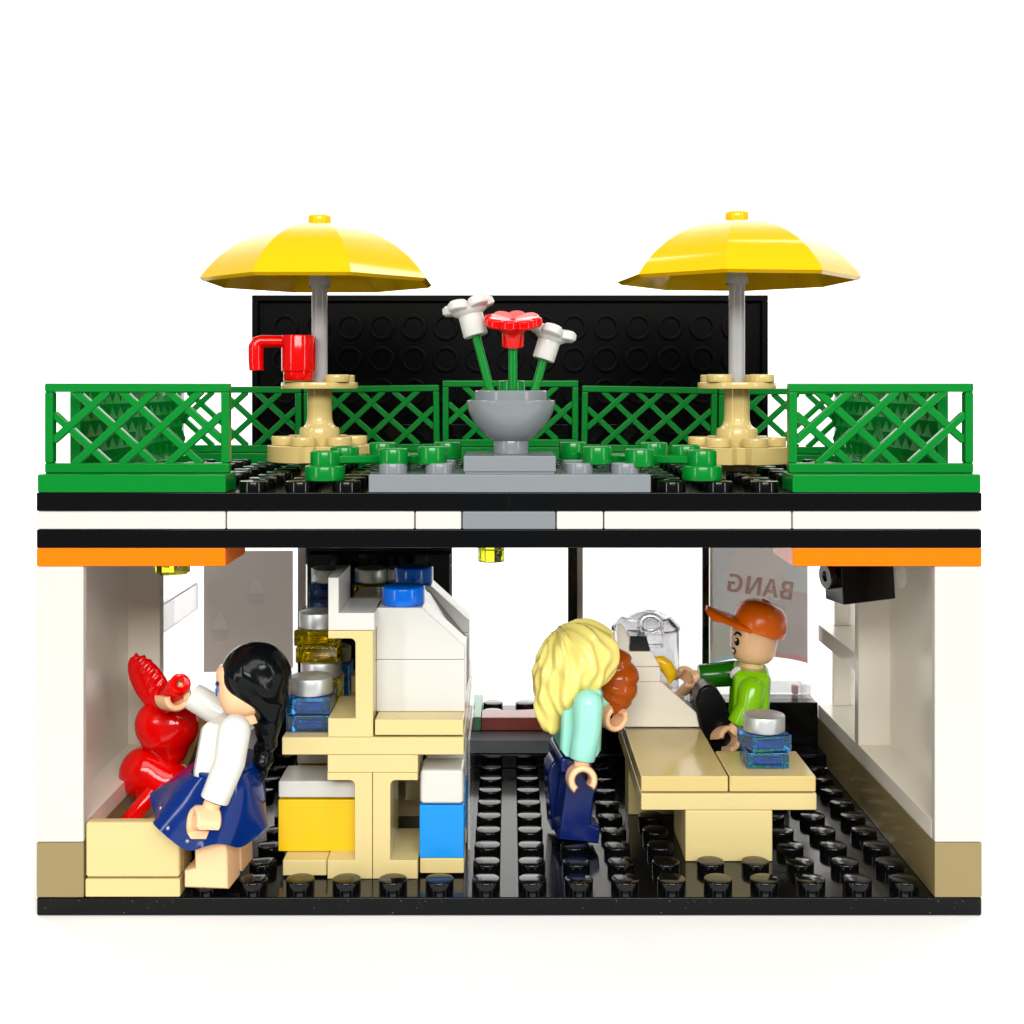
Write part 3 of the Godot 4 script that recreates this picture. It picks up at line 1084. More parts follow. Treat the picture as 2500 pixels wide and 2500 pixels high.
func pavement() -> void:
	org = V(0, 0, -96)
	var t := Node3D.new()
	t.name = "pavement"
	add_child(t)
	t.position = org * MM
	tag(t, "black studded plate outside the shop door", "pavement", "", "structure")
	part(t, "plate", nb().box(V(-40, 0, -88.05), V(40, 9.3, -104), 0.2), M("black"))
	part(t, "door_step", nb().box(V(-15.9, 2 * P + 0.01, -80.0), V(13.6, 9.3, -88), 0.2), M("black"))
	for x in [-12.0, -4.0, 4.0, 12.0]:
		for z in [-92.0, -100.0]:
			if not (x > 0 and z > -95) and x > -8:
				stud(t, V(x, 9.3, z), M("black"))
	solo("threshold_plate", "grey plate forming the step at the shop door", "step", V(-2, 2 * P, -76), func(): return nb().box(V(-16, 2 * P + 0.01, -72.6), V(10.6, 3 * P - 0.02, -79.9), 0.2), M("grey"))
	solo("salmon_bar", "dark salmon bar lying across the door step", "bar", V(3, 9.35, -83), func(): return nb().box(V(-6.5, 9.33, -80.2), V(13.5, 12.4, -87.4), 0.2), M("salmon"))
	solo("sage_bar", "sage green bar lying beside the salmon bar outside the door", "bar", V(-7.4, 9.35, -90), func(): return nb().box(V(-8.8, 9.33, -80.2), V(-6.55, 12.5, -102), 0.2), M("sage"))
	solo("pink_tile", "pink tile lying outside the door behind the salmon bar", "tile", V(6, 9.35, -92), func(): return nbt(Transform3D(Basis(Vector3.UP, 0.16), V(6.6, 0, -92.4))).box(V(-6, 9.32, 3.4), V(6, 10.4, -3.4), 0.15), M("pink"))
	t = thing("clear_railing", "low clear railing with a pink clip outside the back right window", "railing", V(62, 16.1, -84))
	part(t, "rail", nb().box(V(53, 16.05, -88.4), V(71.5, 19.0, -89.6), 0.3), M("clear_bar"))
	part(t, "rail_post", nb().box(V(69.3, 16.05, -83.0), V(71.2, 19.4, -88.3), 0.3), M("clear_bar"))
	part(t, "clip", nb().box(V(67.5, 16.2, -86.6), V(69.0, 18.4, -88.2), 0.3), M("pink"))


# ---------------------------------------------------------------- left corner

func bench_corner() -> void:
	var t := thing("bench", "tan block bench in the front left corner against the wall", "bench", V(-64, P, -4))
	part(t, "base_plate", nb().box(V(-71.8, P + 0.003, -0.1), V(-55.7, 2 * P, -8), 0.2), M("tan"))
	part(t, "block", nb().box(V(-71.8, 2 * P + 0.15, 0.0), V(-55.7, 5 * P + 0.35, -2.2), 0.5), M("tan"))
	part(t, "side_block", nb().box(V(-57.9, 2 * P + 0.15, -2.25), V(-55.7, 5 * P + 0.2, -8.0), 0.3), M("tan"))
	part(t, "seat", nb().box(V(-71.8, P + 0.003, -8.05), V(-60, 3 * P, -40), 0.2), M("tan"))
	t = thing("leaning_board", "tan board leaning behind the red toy and the girl", "board", V(-58, P, -33))
	part(t, "board", nbt(Transform3D(Basis(Vector3.BACK, deg_to_rad(-22.0)), V(-69.0, P, -37))).box(V(-1.0, 0.2, 3), V(1.0, 25.5, -5), 0.2), M("table_tan"))
	# red toy animal: two round bodies, a ribbed ear, short tube limbs
	var r := M("red")
	t = thing("red_toy_animal", "glossy red balloon toy animal on the bench, held by the girl", "toy", V(-66, 3 * P, -24))
	var z := -26.0
	part(t, "body", nb().blob([[V(-69.0, 16.2, z), Basis.from_scale(V(5.0, 5.0, 4.6))], [V(-64.6, 14.6, z + 0.5), Basis.from_scale(V(4.4, 4.2, 4.2))]], 0.42, 1.6), r)
	part(t, "head", nb().blob([[V(-67.4, 25.4, z), Basis.from_scale(V(3.6, 4.4, 4.0))], [V(-63.4, 25.0, z), Basis.from_scale(V(4.3, 4.8, 4.2))], [V(-65.0, 22.6, z), V(-64.2, 20.2, z), 4.0, 2.8]], 0.42, 1.8), r)
	# ear: a leaf shape with ribs across its right half
	var ribs := func(p: Vector3) -> float:
		var along := (p - V(-64.8, 27.6, z)).dot(V(-0.52, 0.854, 0))
		var side := (p - V(-64.8, 27.6, z)).dot(V(0.854, 0.52, 0))
		return 0.09 * sin(along * 3.9 - side * 1.6) * smoothstep(-0.3, 0.6, side) * smoothstep(2.9, 2.2, side) + 0.06 * exp(-side * side * 10.0)
	var eb := Basis(V(0, 0, 1), deg_to_rad(31.5))
	part(t, "ear", nb().blob([[V(-68.1, 32.9, z), Basis(eb.x * 3.15, eb.y * 6.6, eb.z * 1.5)], [V(-64.8, 27.6, z), V(-66.2, 30.0, z), 0.9, 1.6]], 0.3, 0.9, ribs), r)
	# limbs: tubes with hollow ends
	limb(t, V(-64.2, 30.6, -21.0), V(-58.9, 36.4, -12.8), 1.9, r)
	limb(t, V(-65.6, 14.8, -19.6), V(-70.6, 8.8, -16.5), 1.6, r)
	limb(t, V(-62.8, 14.4, -21.2), V(-58.4, 14.8, -17.6), 1.6, r)


func limb(parent: Node3D, a: Vector3, b: Vector3, r: float, mat: Material) -> void:
	var y := (b - a).normalized()
	var x := y.cross(Vector3.BACK).normalized()
	var l := (b - a).length()
	part(parent, "limb", nbt(Transform3D(Basis(x, y, x.cross(y)), a)).lathe(Vector3.ZERO, [Vector2(0, 0), Vector2(r * 0.95, 0), Vector2(r, 0.3), Vector2(r, l - 0.25), Vector2(r - 0.2, l), Vector2(r * 0.55, l), Vector2(r * 0.42, l - 0.2), Vector2(r * 0.38, l - 2.2), Vector2(0, l - 2.3)], 24, 40.0), mat)


# ---------------------------------------------------------------- shelf unit with jars and machines

func bracket(s: float, x_stem: float, y0: float, z0: float, z1: float) -> MB:
	# upright with foot and top flange pointing to side s, 8 mm wide and two bricks high, rounded inside corners
	var h := 6 * P - 0.02
	var pts := [Vector2(0, 0), Vector2(7.9, 0), Vector2(7.9, 3.3), Vector2(3.1, 3.3)]
	for k in 6:
		var a := PI / 2.0 * k / 5.0
		pts.append(Vector2(3.1 + 0.9 * (1.0 - cos(a)), h - 1.35 - 0.9 + 0.9 * sin(a)))
	pts.append_array([Vector2(7.9, h - 1.35), Vector2(7.9, h), Vector2(0, h)])
	var out := PackedVector2Array()
	for p in pts:
		out.append(Vector2(x_stem + s * p.x, y0 + p.y))
	return nb().prism(out, z0, z1, 0.12, 30.0)


func jar(label: String, at: Vector3, glass: String, group := "", turn := 0.0) -> void:
	var t := thing("jar", label, "jar", at, "small square jars with silver lids")
	for k in 2:
		var tr := Transform3D(Basis(Vector3.UP, turn * k), at + V(0, k * P, 0))
		var m := nbt(tr).box(V(-3.9, 0.03, 3.9), V(3.9, P - 0.03, -3.9), 0.25)
		var from := m.v.size()
		m.box(V(-2.7, 0.35, 2.7), V(2.7, P - 1.1, -2.7), 0.3)
		m.inside_out(from)
		part(t, "body", m, M(glass))
		part(t, "inner_stud", nbt(tr).cyl(V(0, 0.5, 0), 1.9, 1.3, 0.2, 20), M(glass))
	part(t, "lid", nb().cyl(at + V(0, 2 * P + 0.03, 0), 3.88, P - 0.1, 0.25, 40), M("silver"))


func shelf() -> void:
	var y0 := P + 0.003
	var zf := -8.0
	var zr := -56.0
	var t := thing("shelf_unit", "tan two-tier shelf unit standing in the middle of the shop", "shelf", V(-24, P, -30))
	var tn := M("tan")
	part(t, "bracket", bracket(1, -23.95, y0, zf, -24), tn)
	part(t, "bracket", bracket(-1, -24.03, y0, zf, -24), tn)
	part(t, "bracket", bracket(1, -23.95, y0, -40, zr), tn)
	part(t, "bracket", bracket(-1, -24.03, y0, -40, zr), tn)
	part(t, "foot_tile", nb().box(V(-39.9, y0 + 0.3, -8.6), V(-32.1, y0 + P, zr), 0.2), tn)
	part(t, "foot_tile", nb().box(V(-31.9, y0 + 0.3, -24.1), V(-24.1, y0 + P, -39.9), 0.2), tn)
	part(t, "beam_plate", nb().box(V(-31.9, 7 * P, zf), V(-16.0, 8 * P - 0.03, zr), 0.15), tn)
	part(t, "shelf_plate", nb().box(V(-39.9, 8 * P, zf), V(-7.95, 9 * P - 0.03, zr), 0.15), tn)
	part(t, "upper_bracket", bracket(-1, -23.9, 9 * P, zf, -24), tn)
	part(t, "upper_bracket", bracket(-1, -23.9, 9 * P, -40, zr), tn)
	part(t, "shelf_tile", nb().box(V(-23.6, 9 * P + 0.3, zf), V(-8.0, 10 * P, -24), 0.2), tn)
	part(t, "shelf_tile", nb().box(V(-23.6, 9 * P + 0.3, -24.1), V(-8.0, 10 * P, zr), 0.2), tn)
	part(t, "tray", nb().prism([Vector2(-31.8, 15 * P + 0.02), Vector2(-23.6, 15 * P + 0.02), Vector2(-23.6, 16 * P + 0.02), Vector2(-29.9, 16 * P + 0.02), Vector2(-29.9, 18 * P), Vector2(-31.8, 18 * P)], zf, -24, 0.18), M("white"), "white tray with a raised edge on top of the shelf")
	part(t, "end_panel", nb().box(V(-7.7, y0, -22), V(-7.3, 7.6 * P, -52), 0.03), M("clear_bar"))
	# the two white dispensers with blue caps
	for k in 2:
		var z: float = [-13.2, -38.0][k]
		t = thing("slope_dispenser", ["white sloped dispenser with blue cap at the front of the shelf", "white sloped dispenser with blue cap at the back of the shelf"][k], "dispenser", V(-16, 10 * P, z - 4), "white sloped dispensers on the shelf")
		var a := 10 * P + 0.02
		part(t, "lower_brick", nb().box(V(-23.9, a, z), V(-7.95, a + B - 0.03, z - 7.9), 0.15), M("white"))
		part(t, "slope_brick", nb().prism([Vector2(-23.9, a + B), Vector2(-7.95, a + B), Vector2(-7.95, a + B + 2.4), Vector2(-15.6, a + 2 * B), Vector2(-23.9, a + 2 * B)], z, z - 7.9, 0.18), M("white"))
		part(t, "cap", nb().cyl(V(-19.3, a + 2 * B + 0.02, z - 4), 3.9, 3.3, 0.3, 40), M("blue"))
	solo("black_slope", "black sloped block between the two white dispensers", "block", V(-19, 10 * P, -30), func(): return nb().prism([Vector2(-23.9, 10 * P + 0.02), Vector2(-8.3, 10 * P + 0.02), Vector2(-8.3, 40), Vector2(-15.6, 49), Vector2(-19, 51.5), Vector2(-23.9, 46)], -22.0, -36.5, 0.2), M("black"))
	# jars along the left edge of the shelf
	var ys := 9 * P
	jar("blue jar with silver lid, nearest on the shelf's left edge", V(-35.8, ys, -14.8), "trans_blue")
	jar("yellow jar at the bottom of the stack behind the nearest blue jar", V(-36.0, ys, -28), "trans_yellow")
	jar("yellow jar on top of the stack behind the nearest blue jar", V(-36.4, ys + 3 * P, -28.2), "trans_yellow", "", -0.12)
	jar("blue jar at the bottom of the rear stack on the shelf", V(-35.8, ys, -41), "trans_blue")
	solo("display_ledge", "black ledge under the jars in front of the dark window", "ledge", V(-32, 2 * P, -68), func(): return nb().box(V(-46, 2 * P + 0.01, -60.5), V(-17.5, 40.3, -70.5), 0.2), M("black"))
	jar("dark blue jar on the black ledge, left in its row", V(-39.8, 40.35, -64.8), "trans_blue")
	jar("yellow jar on the black ledge, middle of its row", V(-30.2, 40.35, -64.8), "trans_yellow")
	jar("blue jar on the black ledge, right in its row, by the blue cap", V(-23.4, 40.35, -65.2), "trans_blue")
	# boxes under the shelf on the left
	for k in 2:
		var z: float = [-12.4, -32.5][k]
		t = thing("lidded_box", ["yellow box with white lid under the shelf, at the front", "yellow box with white lid under the shelf, behind the front one"][k], "box", V(-34, 2 * P, z - 5), "yellow boxes under the shelf")
		var x1: float = [-27.2, -27.4][k]
		part(t, "box_body", nb().box(V(-41.4, 2 * P + 0.05, z), V(x1, 5 * P, z - 9.5), 0.2), M("box_yellow"))
		part(t, "lid", nb().box(V(-41.4, 5 * P + 0.3, z), V(x1, 6 * P + 0.25, z - 9.5), 0.3), M("white"))
	# cartons on the right
	for k in 3:
		var z: float = [-9.4, -24.0, -38.0][k]
		t = thing("carton", ["blue carton with white top at the front right of the shelf", "blue carton with white top second from the front, right side", "blue carton with white top third from the front, right side"][k], "carton", V(-12, P, z - 4), "blue and white cartons under the shelf")
		part(t, "foot", nb().box(V(-15.8, y0 + 0.4, z), V(-7.95, 2 * P, z - 7.8), 0.2), tn)
		part(t, "carton_body", nb().box(V(-15.85, 2 * P + 0.02, z - 0.02), V(-8.0, 5 * P, z - 7.8), 0.15), M("bright_blue"))
		part(t, "carton_top", nb().box(V(-15.8, 5 * P + 0.1, z), V(-8.0, 7 * P, z - 7.8), 0.6), M("white"))


# ---------------------------------------------------------------- table, dispenser, small fittings

func table() -> void:
	var tn := M("tan")
	var tt := M("table_tan")
	var t := thing("counter_table", "tan counter table with tiled top in the right half of the shop", "table", V(40, P, -30))
	part(t, "pedestal", nb().box(V(32.05, P + 0.003, -16.02), V(47.95, 4 * P, -31.9), 0.2), tn)
	part(t, "pedestal", nb().box(V(24.05, P + 0.003, -41), V(39.9, 4 * P, -48), 0.2), tn)
	part(t, "under_plate", nb().box(V(24.0, 4 * P + 0.02, -16), V(56, 5 * P - 0.05, -32), 0.18), tn)
	part(t, "under_plate", nb().box(V(24.0, 4 * P + 0.02, -32.05), V(40, 5 * P - 0.05, -64), 0.18), tn)
	part(t, "top_tile", nb().box(V(24.0, 5 * P + 0.2, -16.1), V(39.9, 6 * P, -47.9), 0.22), tt)
	part(t, "top_tile", nb().box(V(40.1, 5 * P + 0.2, -16.1), V(55.9, 6 * P, -31.9), 0.22), tt)
	part(t, "top_tile", nb().box(V(24.0, 5 * P + 0.2, -48.0), V(39.9, 6 * P - 0.4, -64), 0.22), M("white"))
	# blue jar on the table
	var at := V(48.0, 6 * P, -24.0)
	jar("blue jar with silver lid standing alone on the tan counter table", at, "trans_blue", "", 0.2)
	# white machine with slope, black head and clear hook
	var y := 6 * P + 0.25
	var z := -48.0
	t = thing("drink_machine", "white sloped drink machine with black head at the end of the counter", "machine", V(30, 6 * P, -52))
	part(t, "slope", nb().prism([Vector2(24, y), Vector2(39.8, y), Vector2(39.8, y + 2.2), Vector2(31.6, y + B), Vector2(24, y + B)], z, z - 7.9, 0.15), M("cream"))
	part(t, "neck", nb().box(V(24.2, y + B + 0.02, z), V(31.4, y + B + P, z - 7.9), 0.15), M("cream"))
	part(t, "upper_slope", nb().prism([Vector2(24.4, y + B + P + 0.02), Vector2(31.4, y + B + P + 0.02), Vector2(29.6, y + B + 2 * P), Vector2(24.4, y + B + 2 * P)], z - 0.6, z - 7.9, 0.15), M("cream"))
	part(t, "head", nb().prism([Vector2(25.2, y + B + 2 * P + 0.02), Vector2(29.4, y + B + 2 * P + 0.02), Vector2(28.6, y + B + 3 * P), Vector2(25.2, y + B + 3 * P)], z - 1.0, z - 7.8, 0.15), M("black"))
	part(t, "side_plate", nb().prism([Vector2(23.4, y + B), Vector2(24.9, y + B), Vector2(24.9, 37.4), Vector2(23.4, 40.2), Vector2(22.6, 40.2), Vector2(22.6, 37.0)], z - 0.4, z - 4.0, 0.15), M("cream"))
	var rg := []
	for k in 24:
		var a := TAU * k / 24.0
		rg.append(V(30.0 + 2.4 * cos(a), 39.2 + 1.9 * sin(a), -54.0))
	var rr := []
	for k in 24: rr.append(0.45)
	# dome
	var c := V(30.2, 6 * P + 0.2, -64.5)
	t = thing("clear_dome", "clear plastic dome jar behind the white drink machine", "dome", c)
	part(t, "wall", nb().lathe(c, [Vector2(6.9, 0), Vector2(7.3, 0), Vector2(7.3, 17.4), Vector2(6.9, 17.4), Vector2(6.9, 0)], 40, 20.0), M("trans_clear"))
	part(t, "lid", nb().lathe(c, [Vector2(7.6, 16.9), Vector2(7.6, 17.8), Vector2(5.4, 20.0), Vector2(2.8, 21.2), Vector2(0, 21.5), Vector2(0, 21.0), Vector2(2.7, 20.7), Vector2(5.2, 19.5), Vector2(7.0, 17.4), Vector2(7.0, 16.9)], 8, 20.0), M("trans_clear"))
	t = thing("clear_hook", "clear ring hook in front of the dome jar", "hook", V(30, 35, -57))
	part(t, "ring", nb().tube(rg, rr, 12, true), M("trans_clear"))
	part(t, "ring_disc", nbt(Transform3D(Basis(Vector3.RIGHT, PI / 2), V(30.0, 39.0, -54.4))).cyl(Vector3.ZERO, 1.7, 0.6, 0.2, 24), M("trans_clear"))
	for s in [-1.0, 1.0]:
		part(t, "clip_arm", nb().box(V(30.0 + 2.1 * s, 34.4, -53.6), V(30.0 + 2.9 * s, 38.6, -54.4), 0.15), M("trans_clear"))
	part(t, "clip_bar", nb().box(V(27.4, 34.2, -53.5), V(32.6, 35.0, -54.5), 0.15), M("trans_clear"))
	var bp := []
	for q in [[31.0, 31.3], [32.3, 31.0], [33.4, 30.1], [34.2, 28.9], [34.5, 27.8], [34.3, 26.9]]:
		bp.append(V(q[0], q[1], -55.2))
	solo("banana", "yellow banana leaning behind the white drink machine", "banana", V(34, 27, -55), func(): return nb().tube(bp, [0.8, 1.3, 1.5, 1.5, 1.25, 0.6], 18), M("banana"))
	# black camera on the right wall
	t = thing("wall_camera", "black camera on a clear mount high on the right wall", "camera", V(71, 54, -18))
	var ct := Transform3D(Basis(Vector3.UP, deg_to_rad(14)) * Basis(Vector3.BACK, deg_to_rad(4)), V(64.3, 53.4, -19))
	part(t, "body", nbt(ct).box(V(-5.0, -3.0, 3.4), V(5.6, 4.2, -3.4), 0.2), M("black"))
	part(t, "lens", nbt(ct * Transform3D(Basis(Vector3.BACK, PI / 2), V(-5.0, 0.9, 0))).lathe(Vector3(1.0, 0, 0), [Vector2(2.4, 0), Vector2(2.4, 1.4), Vector2(2.25, 1.6), Vector2(1.0, 1.6), Vector2(0.8, 1.2), Vector2(0, 1.2)], 32, 35.0), M("black"))
	part(t, "mount", nbt(ct * Transform3D(Basis(Vector3.BACK, -PI / 2), V(5.65, 0.9, 0))).cyl(Vector3.ZERO, 2.9, 2.9, 0.25, 28), M("clear_bar"))
	for q in [["clear yellow ceiling lamp at the left, under the orange plate", V(-60.2, 19 * P, -12), 3.0], ["clear yellow ceiling lamp in the middle, above the door opening", V(-3.3, 20 * P, -20), 3.0]]:
		t = thing("ceiling_lamp", q[0], "lamp", q[1], "clear yellow lamps under the ceiling")
		var b: Vector3 = q[1]
		part(t, "lamp_body", nb().cyl(b + V(0, -2.75, 0), 3.1 if b.x < -10 else 2.5, 2.73, 0.25, 32), M("trans_lime"))
		part(t, "lamp_tip", nb().cyl(b + V(0, -3.0 if b.x < -10 else -5.0, 0), 2.7 if b.x < -10 else 2.45, 0.22 if b.x < -10 else 2.2, 0.08, 32), M("trans_lime"))


# ---------------------------------------------------------------- figures

func hand(parent: Node3D, at: Vector3, open_dir: Vector3, axis: Vector3, wrist: Vector3, mat: Material) -> void:
	# toy hand: a C-shaped clip whose gap faces open_dir, its bore along axis, on a short peg from the wrist
	var x := open_dir.normalized()
	var z := (axis - x * axis.dot(x)).normalized()
	var b := Basis(x, z.cross(x), z)
	var pts := PackedVector2Array()
	for k in 19:
		var a := deg_to_rad(42.0 + 276.0 * k / 18.0)
		pts.append(Vector2(2.75 * cos(a), 2.75 * sin(a)))
	for k in 19:
		var a := deg_to_rad(318.0 - 276.0 * k / 18.0)
		pts.append(Vector2(1.45 * cos(a), 1.45 * sin(a)))
	var o := part(parent, "hand", nbt(Transform3D(b, at)).prism(pts, -2.2, 2.2, 0.55, 40.0), mat)
	part(o, "wrist", nb().tube([wrist, at - (at - wrist).normalized() * 1.9], [1.45, 1.45], 16, false, false), mat)


func arm(parent: Node3D, sh: Vector3, el: Vector3, wr: Vector3, mat: Material) -> void:
	var d := (wr - el).normalized()
	part(parent, "arm", nb().tube([sh, sh.lerp(el, 0.5), el, el.lerp(wr, 0.5), wr, wr + d * 0.25], [2.75, 2.7, 2.6, 2.5, 2.45, 2.3], 24, false, false, true), mat)


func leg_shape(t: Transform3D, z0: float, z1: float) -> MB:
	var pts := [Vector2(-3.8, 0), Vector2(4.9, 0), Vector2(4.9, 2.9), Vector2(2.8, 3.5), Vector2(2.9, 9.0)]
	for k in 7:
		var a := deg_to_rad(4.0 + 172.0 * k / 6.0)
		pts.append(Vector2(3.5 * cos(a), 10.2 + 3.5 * sin(a)))
	return nbt(t).prism(pts, z0, z1, 0.5, 40.0)


func torso_shape(t: Transform3D, y0: float, y1: float) -> MB:
	# seen from the front a trapezium; t carries x forward, z to the side
	var m := nbt(t * Transform3D(Basis(Vector3.UP, PI / 2), Vector3.ZERO))
	return m.prism([Vector2(-7.7, y0), Vector2(7.7, y0), Vector2(7.6, y0 + 1.0), Vector2(6.1, y1 - 0.8), Vector2(5.2, y1), Vector2(-5.2, y1), Vector2(-6.1, y1 - 0.8), Vector2(-7.6, y0 + 1.0)], -3.9, 3.9, 1.1)


func head_shape(c: Vector3, r: float, h: float, tilt := Basis()) -> MB:
	return nbt(Transform3D(tilt, c)).lathe(Vector3.ZERO, [Vector2(0, -1.6), Vector2(2.5, -1.6), Vector2(2.5, 0.0), Vector2(r * 0.55, 0.0), Vector2(r * 0.72, 0.35), Vector2(r * 0.86, 1.1), Vector2(r * 0.95, 2.2), Vector2(r, 3.8), Vector2(r, h - 2.0), Vector2(r * 0.96, h - 1.0), Vector2(r * 0.84, h - 0.3), Vector2(r * 0.65, h), Vector2(0, h)], 40, 60.0)


func spot(parent: Node3D, called: String, c: Vector3, out: Vector3, w: float, h: float, mat: Material, lift := 0.1) -> void:
	# a small flat oval printed on a surface whose normal is out
	var z := out.normalized()
	var x := Vector3.UP.cross(z).normalized()
	var y := z.cross(x)
	part(parent, called, nb().blob([[c, Basis(x * w, y * h, z * lift)]], minf(w, h) * 0.22, 0.1) if false else nbt(Transform3D(Basis(x * w, y * h, z * lift), c)).lathe(Vector3.ZERO, [Vector2(0, -1), Vector2(0.5, -0.87), Vector2(0.87, -0.5), Vector2(1, 0), Vector2(0.87, 0.5), Vector2(0.5, 0.87), Vector2(0, 1)], 24, 80.0), mat)


func figures() -> void:
	girl()
	blonde()
	boy()


func girl() -> void:
	var base := V(-50.3, 4.9, -6.4)
	var t := thing("toy_figure", "toy girl with black ponytail, white shirt and blue skirt, reaching for the red toy", "toy figure", base)
	var yaw := Basis(Vector3.UP, deg_to_rad(170))
	var low := Transform3D(Basis(Vector3.UP, deg_to_rad(175)) * Basis.from_scale(V(0.88, 1, 1)), base + V(0.3, 0, 0))
	part(t, "leg", leg_shape(low, 0.25, 7.4), M("skin"))
	part(t, "leg", leg_shape(low, -7.4, -0.25), M("skin"))
	var up := Transform3D(yaw * Basis(Vector3.BACK, deg_to_rad(7)), base + V(0.8, 13.0, 0))
	part(t, "torso", torso_shape(up, 3.0, 14.2), M("shirt_white"))
	# tie and neckline on the chest
	part(t, "neckline", nbt(up).prism([Vector2(3.0, 13.2), Vector2(4.05, 12.6), Vector2(4.05, 8.6), Vector2(3.6, 8.6)], -2.0, 2.0, 0.1), M("skin"))
	part(t, "tie", nbt(up).box(V(3.85, 4.2, 1.5), V(4.3, 9.6, -1.5), 0.1), M("tie_purple"))
	var neck := up * V(0, 14.3, 0)
	var hc := neck + V(2.0, 0.7, 0)
	part(t, "head", head_shape(hc, 4.4, 9.0, Basis(Vector3.BACK, deg_to_rad(6))), M("skin"))
	spot(t, "eye", hc + V(-4.70, 4.6, 2.1), V(-0.86, 0, 0.5), 0.75, 1.25, M("eye_blue"))
	spot(t, "eye_glint", hc + V(-4.80, 5.0, 2.15), V(-0.9, 0, 0.43), 0.2, 0.35, M("eye_white"), 0.14)
	spot(t, "eyelash", hc + V(-4.45, 5.75, 2.45), V(-0.85, 0, 0.5), 0.9, 0.32, M("ink"), 0.12)
	# hair with swept strands and a tail down the back
	var grooves := func(p: Vector3) -> float:
		var q := p - V(-44.4, 38.6, -6.4)
		return 0.17 * sin((q.x * 0.9 + q.y * 0.75 + absf(q.z) * 0.3) * 1.5) * smoothstep(-3.0, 0.2, q.x) * smoothstep(5.5, 2.5, q.y) + 0.2 * sin(q.y * 2.3) * smoothstep(-9.0, -11.0, q.y)
	part(t, "hair", nb().blob([[V(-43.9, 39.4, -6.4), Basis.from_scale(V(5.5, 5.7, 5.6))], [V(-45.7, 39.7, -6.4), Basis.from_scale(V(4.1, 4.3, 5.6))], [V(-42.6, 37.4, -6.6), V(-42.2, 34.6, -6.8), 4.4, 3.4], [V(-41.9, 34.0, -6.8), V(-42.2, 29.6, -6.8), 2.7, 1.9], [V(-42.2, 29.6, -6.8), V(-42.8, 25.0, -6.6), 1.8, 1.4], [V(-42.8, 25.0, -6.6), V(-43.8, 19.8, -6.2), 1.4, 0.9]], 0.4, 1.8, grooves), M("hair_black"))
	# skirt: a flared sheet with a wavy hem
	var rows := []
	for i in 9:
		var f := i / 8.0
		var row := []
		for k in 72:
			var a := TAU * k / 72.0
			var wave := 0.8 * sin(6.0 * a + 0.6) * f * f
			var sq := lerpf(0.6, 1.0, f)
			var r := lerpf(0.0, 1.0, pow(f, 0.68))
			var rx := lerpf(5.1, 9.9, r) * (1.0 + 0.1 * wave)
			var rz := lerpf(8.4, 10.4, r) * (1.0 + 0.08 * wave)
			var cx := lerpf(base.x + 1.0, base.x - 2.0, f)
			row.append(V(cx + rx * signf(cos(a)) * pow(absf(cos(a)), sq), lerpf(24.0, 13.8, f) + 1.15 * wave + 1.0 * f * -cos(a) + 2.6 * f * pow(maxf(0.0, -cos(a)), 2.0) - 0.8 * f * sin(a), base.z + rz * signf(sin(a)) * pow(absf(sin(a)), sq)))
		rows.append(row)
	var sk := part(t, "skirt", nb().sheet(rows, 0.9, true), M("skirt_blue"))
	part(sk, "waistband", nb().lathe(V(0, 0, 0), [Vector2(0, 0)], 4) if false else nbt(Transform3D(Basis.from_scale(V(5.25, 1, 8.55)), V(base.x + 1.0, 23.1, base.z))).lathe(Vector3.ZERO, [Vector2(0, 0), Vector2(0.98, 0), Vector2(1, 0.3), Vector2(1, 1.2), Vector2(0.96, 1.4), Vector2(0, 1.4)], 40, 40.0), M("skirt_blue"))
	for q in [[6, 30], [7, 24], [7, 20]]:
		var a: float = TAU * q[1] / 72.0
		spot(sk, "silver_star", rows[q[0]][q[1]], V(cos(a), 0.35, sin(a)), 0.4, 0.4, M("silver"), 0.16)
	# near arm hangs down, far arm reaches to the toy
	arm(t, V(-46.3, 31.6, 0.9), V(-46.8, 26.6, 2.1), V(-49.0, 20.9, 3.4), M("shirt_white"))
	hand(t, V(-50.6, 17.3, 4.2), V(0.2, -0.75, 0.6), V(-0.8, 0.1, 0.6), V(-49.3, 20.4, 3.4), M("skin"))
	arm(t, V(-50.4, 29.6, -15.0), V(-53.4, 31.0, -15.4), V(-57.4, 33.3, -15.6), M("shirt_white"))
	hand(t, V(-60.9, 33.6, -15.0), V(-0.5, 0.75, 0.4), V(0.3, 0.5, 0.8), V(-58.0, 33.6, -15.7), M("skin"))


